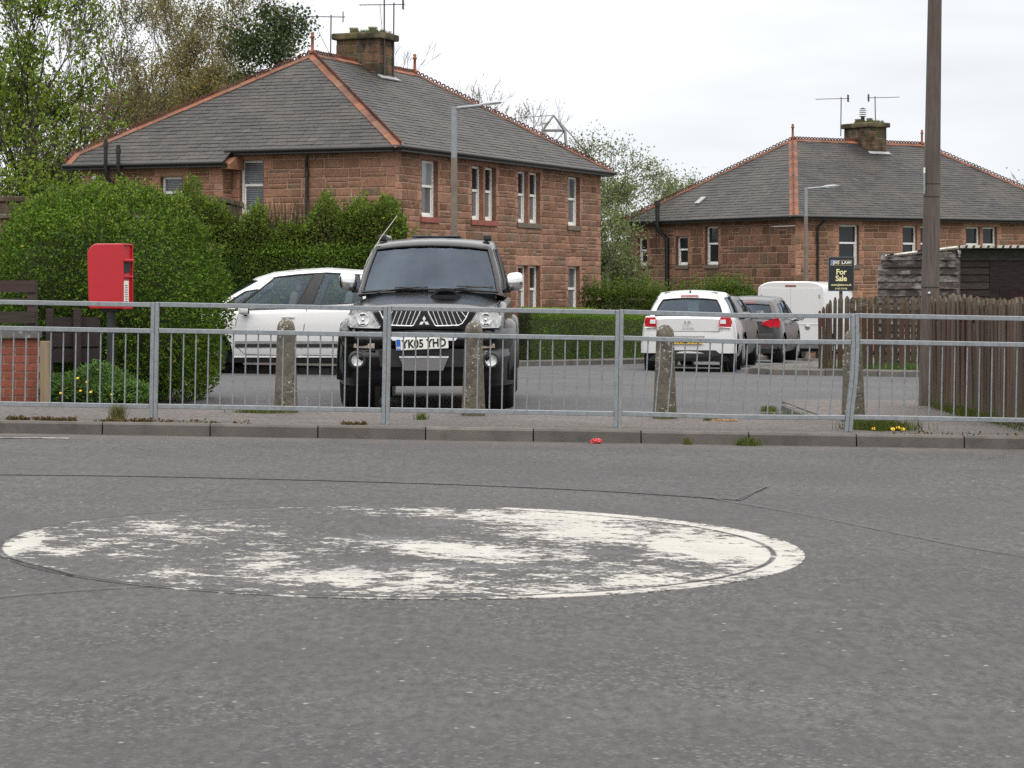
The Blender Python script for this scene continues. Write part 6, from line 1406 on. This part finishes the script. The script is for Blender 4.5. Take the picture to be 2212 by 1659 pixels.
vg.build('foliage', M_LEAF, HD2); boxcore(HD2, -2.15, 1.3, -.36, .6, 0, 1.9)
# --- low trimmed hedge along the far pavement
a, b = Vector((.1, 45.15)), Vector((3.45, 55.2)); d = (b-a); Ld = d.length; d.normalize(); ang = math.atan2(d.y, d.x)
HD3 = thing('hedge', (a.x, a.y, G(a.x, a.y)+.09), 'low neatly trimmed hedge along the pavement between the pickup and the white hatchback', 'hedge', ang); vg = Veg()
P, N = boxpts(0, Ld, 0, 1.3, .0, 1.0, 60000); sl = (G(b.x, b.y)-G(a.x, a.y))/Ld; Q = hedge_cloud(vg, P, N, .034, [(.075, .14, .014), (.095, .165, .017), (.12, .2, .02), (.05, .095, .012)], .035, 31, f=1.6, nw=.9)
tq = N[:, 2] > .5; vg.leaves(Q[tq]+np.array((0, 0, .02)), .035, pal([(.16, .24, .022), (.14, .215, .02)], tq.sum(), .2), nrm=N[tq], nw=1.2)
for V in vg.V: V[:, 2] += V[:, 0]*sl
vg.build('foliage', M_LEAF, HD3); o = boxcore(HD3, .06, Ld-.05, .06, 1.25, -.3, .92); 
for v in o.data.vertices: v.co.z += v.co.x*sl
HD4 = thing('hedge', (.02, 46.2, G(0, 46)+.09), 'short dark end of hedge beside the red gate post', 'hedge', R(6)); vg = Veg()
P, N = boxpts(.0, .72, 0, .9, 0, 1.0, 6500); hedge_cloud(vg, P, N, .045, [(.03, .045, .010), (.05, .06, .014), (.02, .035, .008)], .05, 33)
HD4.location.y = 45.12; HD4.location.x = -.35; vg.build('foliage', M_LEAF, HD4); boxcore(HD4, .05, .67, .06, .85, -.2, .92)
# --- dark hedge row before the far house
def loose_hedge(loc, rz, L, dp, h, n, label, cols, size=.07, sh=300, seed=41):
    t = thing('hedge', loc, label, 'hedge', rz); vg = Veg(); P, N = boxpts(0, L, 0, dp, 0, h, n); Q = hedge_cloud(vg, P, N, size, cols, .22, seed, f=1.5)
    shoots(vg, Q[N[:, 2] > .5], sh, .55, size, [tuple(1.35*c for c in q) for q in cols], .3, 15); vg.build('foliage', M_LEAF, t); boxcore(t, .1, L-.1, .15, dp-.1, -.4, h-.25); return t
loose_hedge((2.75, 68.6, G(4, 69)), R(31), 5.7, 1.3, 1.95, 30000, 'loose dark green hedge between the two houses behind the parked cars', [(.05, .085, .012), (.065, .105, .015), (.085, .13, .018)], .075)
loose_hedge((2.1, 62.5, G(2, 62)), R(30), 1.6, .6, 1.0, 6000, 'small leafy bush at the foot of the nearer house corner', [(.06, .07, .022), (.075, .085, .025), (.05, .07, .02)], .06, 90, 47)
loose_hedge((-7.6, 31.5, G(-7, 31)), 0, 2.0, 1.0, 1.55, 9000, 'pale green clipped hedge at the left edge behind the big rounded hedge', [(.07, .13, .018), (.085, .15, .02)], .05, 120, 53)

# --- trees
def tree(name, loc, H, label, spread=.45, levels=5, trunk=.16, leaf=None, nleaf=0, lsize=.12, bark=(.075, .065, .05), seed=1, up=.25, first=.18, split=(2, 4), ratio=.72, lean=(0, 0), group=None, twig=1.0, lcl=.22, rmin=.008, width=1.0, ivy=None):
    r = np.random.default_rng(seed); t = thing(name, (loc[0], loc[1], G(*loc)-.1), label, 'tree', 0, group)
    A, B, RA, RB, tips = [], [], [], [], []
    def grow(p, d, L, rad, lv):
        n = 3 if lv > 1 else 2; q = p; kids_ = []
        for k in range(n):
            d = d+r.normal(0, .13, 3); d[2] += up*.16; d /= np.linalg.norm(d); q2 = q+d*L/n*np.array([width, width, 1]); ra, rb = rad*(1-.35*k/n), rad*(1-.35*(k+1)/n)
            A.append(q); B.append(q2); RA.append(ra); RB.append(rb); kids_.append((q2, d.copy(), rb)); q = q2
        if lv == 0: tips.append((p, q)); return
        m = r.integers(split[0], split[1]+1)
        for k in range(m):
            j = n-1 if k < 2 else r.integers(0, n); bp, bd, br_ = kids_[j]; a = r.uniform(0, 2*math.pi); s_ = spread*r.uniform(.5, 1.35)
            h = np.cross(bd, [0, 0, 1.]) if abs(bd[2]) < .95 else np.array([1., 0, 0]); h /= np.linalg.norm(h); g_ = np.cross(bd, h); nd = bd*math.cos(s_)+(h*math.cos(a)+g_*math.sin(a))*math.sin(s_); nd[2] += up*.3; nd /= np.linalg.norm(nd)
            grow(bp, nd, L*ratio*r.uniform(.75, 1.15), max(rmin, br_*.68), lv-1)
    p = np.array([0, 0, 0.]); d = np.array([lean[0], lean[1], 1.]); L0 = H*first
    # a leader with side limbs
    q = p; nl = 5; rad = trunk; segs = []
    for k in range(nl):
        d = d+r.normal(0, .05, 3); d[2] = abs(d[2]); d /= np.linalg.norm(d); q2 = q+d*H*.15; A.append(q); B.append(q2); RA.append(rad); RB.append(rad*.84); rad *= .84
        if k >= 1:
            for _ in range(r.integers(2, 4)):
                a = r.uniform(0, 2*math.pi); s_ = spread*r.uniform(1.0, 1.9); nd = np.array([math.cos(a)*math.sin(s_), math.sin(a)*math.sin(s_), math.cos(s_)]); f_ = r.uniform(.3, 1); grow(q+(q2-q)*f_, nd, L0*(1.05-.1*k), rad*.55, levels-1)
        q = q2
    grow(q, d, L0, rad*.8, levels-1); grow(q, d+r.normal(0, .3, 3), L0, rad*.7, levels-1)
    A, B = np.array(A), np.array(B); k_ = H/(B[:, 2].max() if name == 'bare_tree' else np.percentile(B[:, 2], 99.7)); A *= k_; B *= k_; tips = [(a*k_, b*k_) for a, b in tips]; RA, RB = np.array(RA)*1.0, np.array(RB)*1.0; big = RA > trunk*.3
    vg = Veg(); bc = lambda n: np.array(bark)*RS.uniform(.8, 1.2, (n, 1))
    vg.tubes(A[big], B[big], RA[big], RB[big], bc(big.sum())); vg.build('trunk', M_TWIG, t)
    vg = Veg(); sm = ~big; vg.tubes(A[sm], B[sm], np.maximum(RA[sm], rmin)*twig, np.maximum(RB[sm], rmin*.7)*twig, bc(sm.sum()))
    T0 = np.array([a for a, b in tips]); T1 = np.array([b for a, b in tips])
    if leaf is not None and nleaf:
        i = r.integers(0, len(T0), nleaf); u = r.uniform(.2, 1.1, (nleaf, 1)); P = T0[i]+(T1-T0)[i]*u+RS.normal(0, lcl, (nleaf, 3)); c = pal(leaf, nleaf, .25)*(1+.3*vnoise(P, 1.1, seed))[:, None]; vg.leaves(P, lsize, c, asp=.65)
    if ivy:
        n = 5000; i = r.integers(0, max(1, big.sum()), n); ii = np.where(big)[0][i]; u = r.uniform(0, 1, (n, 1)); P = A[ii]+(B-A)[ii]*u+RS.normal(0, .22, (n, 3)); f = P[:, 2] < H*.5; vg.leaves(P[f], .13, pal([(.02, .035, .008), (.03, .05, .01)], f.sum(), .25), asp=.7)
    vg.build('crown', M_LEAF, t); return t
SYC = [(.125, .185, .02), (.10, .16, .018), (.15, .205, .025)]; OLIVE = [(.18, .15, .05), (.145, .13, .042), (.2, .16, .055), (.13, .125, .042)]; PALE = [(.15, .185, .07), (.125, .165, .055), (.18, .205, .09)]; DARKG = [(.028, .046, .016), (.02, .035, .012), (.04, .06, .02)]
def ux(u, d): return (PX(u, d), d)
def vt(v, u, d): return PZ(v, d)-G(PX(u, d), d)+.1
def plant(kind, specs, **kw):
    for (u, d, v, sd, nl, lab) in specs: tree(kind, ux(u, d), vt(v, u, d), lab, seed=sd, nleaf=nl, **kw)
plant('sycamore_tree', [(22, 70, -60, 3, 5600, 'bright green leafing sycamore at the far left edge, left of its twin'), (92, 74, -45, 5, 4800, 'bright green leafing sycamore with an ivied trunk, second from the left edge')],
      spread=.42, levels=5, trunk=.17, leaf=SYC, lsize=.16, bark=(.05, .045, .035), up=.28, first=.2, lcl=.24, ivy=True, rmin=.012)
plant('leafing_tree', [(60, 66, 250, 8, 2600, 'low leafy sapling at the left edge just above the outbuilding'), (150, 68, 270, 9, 1500, 'low leafy sapling left of the nearer house roof end')], spread=.5, levels=5, trunk=.1, leaf=SYC, lsize=.13, bark=(.06, .05, .04), up=.2, first=.2, lcl=.25, rmin=.01)
plant('budding_tree', [(235, 84, -20, 12, 2812, 'slender bare tree with few leaves right of the sycamores'), (300, 92, -35, 13, 12187, 'tall olive budding tree above the left end of the roof'), (372, 88, -10, 14, 13125, 'olive budding tree in the middle of the row above the left roof slope'),
      (440, 95, -50, 15, 15000, 'tallest olive budding tree of the row reaching the top of the photo'), (500, 99, -10, 16, 12187, 'olive budding tree left of the dark evergreen'), (585, 98, 22, 17, 12187, 'brown twiggy tree at the right end of the row, beside the evergreen'), (180, 96, 40, 18, 3375, 'thin twiggy tree between the sycamores and the olive trees'), (262, 80, 190, 19, 4875, 'low brown shrubby tree just above the left end of the roof'), (400, 102, 15, 20, 11250, 'olive budding tree standing furthest back in the row')],
      spread=.34, levels=6, trunk=.15, leaf=OLIVE, lsize=.1, bark=(.11, .092, .065), up=.42, first=.17, split=(2, 3), ratio=.76, lcl=.28, rmin=.011)
plant('evergreen_tree', [(520, 80, 75, 31, 15000, 'dark evergreen tree rising behind the left roof slope'), (598, 83, 22, 33, 12000, 'dark green rounded tree nearest the roof ridge')], spread=.42, levels=5, trunk=.17, leaf=[(.035, .056, .018), (.026, .045, .014), (.05, .068, .024)], lsize=.15, bark=(.05, .04, .03), up=.3, first=.16, lcl=.26)
plant('bare_tree', [(1035, 130, 165, 41, 500, 'pale bare treetop above the right roof slope, behind the street lamp'), (1105, 128, 212, 42, 900, 'bare treetop above the roof between the lamp and the lattice mast'), (1145, 125, 250, 43, 1300, 'low twiggy treetop beside the lattice mast'), (690, 120, 85, 44, 100, 'wispy bare treetop beside the roof finial'), (2195, 118, 372, 71, 600, 'pale bare treetop at the right edge beyond the far roof')],
      spread=.42, levels=6, trunk=.13, leaf=OLIVE, lsize=.11, bark=(.16, .14, .115), up=.3, first=.18, split=(2, 3), ratio=.76, lcl=.25, rmin=.011)
plant('leafing_tree', [(1278, 96, 300, 51, 8280, 'pale green budding tree right of the nearer house'), (1335, 104, 375, 52, 10580, 'pale budding tree in the gap between the houses, beside the nearer house tree'), (1395, 112, 390, 53, 10580, 'pale leafing tree left of the far house roof'), (1445, 118, 372, 54, 12879, 'rounded pale leafing tree in the middle of the gap'), (1492, 122, 374, 55, 11500, 'pale leafing tree beside the far house hip'), (1318, 88, 455, 56, 7359, 'low twiggy tree in the gap just above the dark hedge')],
      spread=.5, levels=6, trunk=.12, leaf=PALE, lsize=.11, bark=(.13, .12, .095), up=.22, first=.18, split=(2, 3), ratio=.76, lcl=.28, rmin=.011)
loose_hedge((-6, 128, G(0, 128)), 0, 26, 2.5, 3.6, 22000, 'distant mass of pale woodland shrubs beyond the houses', [(.10, .12, .05), (.12, .13, .055), (.08, .1, .04)], .2, 900, 61)
loose_hedge((-34, 100, G(-20, 100)), 0, 24, 2.5, 4.2, 22000, 'dark undergrowth below the trees at the left', [(.05, .06, .025), (.06, .07, .03), (.04, .05, .02)], .2, 600, 63)
# --- weeds, tufts, moss, dandelions
def weedpatch(name, cx, cy, rx, ry, h, n, label, cols, size, flowers=0, zoff=.1, seed=1, fern=True):
    vg = Veg(); a = RS.uniform(0, 6.283, n); rr = np.sqrt(RS.uniform(0, 1, n)); X_ = np.cos(a)*rr*rx; Y_ = np.sin(a)*rr*ry
    hh = h*(1-.5*rr**2)*(1+.75*vnoise(np.stack([X_, Y_, 0*X_], 1), 11, seed)); P = np.stack([X_, Y_, hh*RS.uniform(0, 1, n)**.6], 1); N_ = np.stack([np.cos(a)*rr, np.sin(a)*rr, np.full(n, .6)], 1)
    vg.leaves(P, size, pal(cols, n, .3)*(1+.3*vnoise(P, 12, seed))[:, None], asp=.42, nrm=N_, nw=.8)
    m = n//14; i = RS.integers(0, n, m); vg.tubes(P[i]*np.array([.8, .8, .1]), P[i], np.full(m, .004), np.full(m, .002), np.tile((.07, .11, .03), (m, 1)))
    o = vg.build(name, M_LEAF); o.location = (cx, cy, G(cx, cy)+zoff); tag(o, label, 'weeds', None, 'stuff'); return o
M_DAND = vmat('dandelion yellow', (.75, .5, .02, 1), .7, var=.15)
def dandelion(x, y, z, label, r=.02):
    mb = MB(); mb.tube([(0, 0, -.08), (0, 0, 0)], .003, 5, 1); c = []
    for k in range(14):
        a = 2*math.pi*k/14; mb.add([(0, 0, .004), (r*math.cos(a-.2), r*math.sin(a-.2), .008), (r*1.1*math.cos(a), r*1.1*math.sin(a), .002), (r*math.cos(a+.2), r*math.sin(a+.2), .008)], [(0, 1, 2, 3)], 0)
    mb.lathe([(r*.6, .004), (r*.4, .012), (0, .014)], n=10); o = mb.build('dandelion', [M_DAND, M_MOSS]); o.location = (x, y, z); o.rotation_euler = (R(35), 0, 0); tag(o, label, 'flower', 'dandelions in the weeds')
CP = [(.085, .16, .036), (.11, .19, .045), (.065, .125, .03)]
weedpatch('weeds', PX(205, 22.55), 22.5, .47, .32, .36, 9000, 'leafy green weeds round the foot of the post box', CP, .042, seed=3)
weedpatch('weeds', PX(280, 22.5), 22.45, .25, .2, .2, 2500, 'low leafy weeds between the post box and the big hedge', CP, .038, seed=4)
for k, (u, v) in enumerate(((243, 849-0), (321, 843), (366, 845), (448, 857), (310, 794), (348, 806))):
    U_ = u/2.074/1.8517; V_ = (950+v*1.0*1.5/1.0/1.0 if False else 950)/1.8517
for k, (u, v) in enumerate(((131, 850), (174, 845), (196, 848), (168, 818), (188, 826), (242, 853))): dandelion(PX(u, 22.16), 22.16, PZ(v, 22.16), 'yellow dandelion among the weeds below the post box', .013)
GR = [(.09, .13, .02), (.075, .115, .02), (.14, .14, .04)]
def tuft(cx, cy, r, h, n, label, cols, zoff=.1, ry=None):
    vg = Veg(); A = np.stack([RS.normal(0, r*.5, n), RS.normal(0, (ry or r)*.5, n), np.zeros(n)], 1); L = h*RS.uniform(.4, 1.1, n); B = A+np.stack([RS.normal(0, .28, n)*L, RS.normal(0, .28, n)*L, L], 1)
    vg.tubes(A, B, np.full(n, .003), np.full(n, .0008), pal(cols, n, .25)); o = vg.build('grass_tuft', M_LEAF); o.location = (cx, cy, G(cx, cy)+zoff); tag(o, label, 'grass', None, 'stuff')
tuft(PX(255, 19.75), 19.72, .055, .14, 240, 'dry tuft of grass at the kerb left of a guardrail post', [(.2, .17, .07), (.13, .13, .05), (.1, .12, .03)])
tuft(PX(1900, 20.3), 20.15, .3, .1, 900, 'green grass and weeds growing beside the kinked post', GR, ry=.14)
weedpatch('weeds', PX(1880, 20.4), 20.3, .22, .12, .09, 700, 'leafy weeds beside the kinked guardrail post', CP, .035, seed=8)
for k, (u, v, d) in enumerate(((1888, 927, 20.05), (1940, 925, 20.05), (1950, 928, 20.02), (1929, 928, 20.0))): dandelion(PX(u, d), d, PZ(v, d), 'yellow dandelion in the grass beside the kinked guardrail post', .02)
tuft(PX(1615, 19.4), 19.36, .09, .07, 260, 'small green weed at the foot of the kerb on the right', GR, 0.0, .04)
tuft(PX(1485, 19.4), 19.38, .03, .06, 60, 'tiny weed in the kerb joint right of the red wrapper', GR, 0.0)
tuft(PX(910, 20.6), 20.6, .05, .06, 110, 'tiny weed in the footway in front of the pickup plate', GR)
tuft(PX(560, 21.2), 21.2, .2, .06, 420, 'grass at the foot of the left bollard', GR, .1, .07)
tuft(PX(1535, 21.15), 21.15, .07, .05, 150, 'weed beside the rusty drain grate', GR)
for (u, v, L_) in ((1690, 875, .6), (1740, 890, .5), (1660, 862, .2)):
    d = 24.5-(v-862)*.1; tuft(PX(u, d), d, L_*.4, .06, 260, 'weeds along the little side kerb, from %s' % {1690: 'its middle', 1740: 'its near end', 1660: 'its far end'}[u], GR, 0.02, .12)
tuft(9.0, 41.2, 3.4, .16, 4500, 'rough grass along the foot of the far picket fence', [(.08, .16, .015), (.06, .12, .015)], .09, .16)
tuft(4.5, 22.6, .1, .09, 1400, 'grass along the foot of the near picket fence', GR, .085, 2.0)
tuft(-3.0, 36.0, 1.5, .05, 900, 'weeds in the kerb gutter under the white crossover', GR, .0, .12)
# moss strips and dead leaves along the back of the kerb
vg = Veg()
for (u0, u1, n) in ((0, 330, 1500), (340, 540, 160), (740, 790, 420), (1900, 2212, 90)):
    X_ = RS.uniform(PX(u0, 19.6), PX(u1, 19.6), n); Y_ = 19.6+RS.normal(0, .02, n); c = vnoise(np.stack([X_, Y_, X_*0], 1), 14, 5) > -.1; X_, Y_ = X_[c], Y_[c]; P = np.stack([X_, Y_, .1-.016*X_+RS.uniform(0, .018, len(X_))], 1)
    vg.leaves(P, .03, pal([(.1, .065, .025), (.06, .045, .02), (.08, .075, .02), (.14, .09, .04)], len(P), .3), asp=.6)
o = vg.build('kerb_moss', M_LEAF); tag(o, 'brown moss and dead leaves along the back of the kerb', 'moss', None, 'stuff')
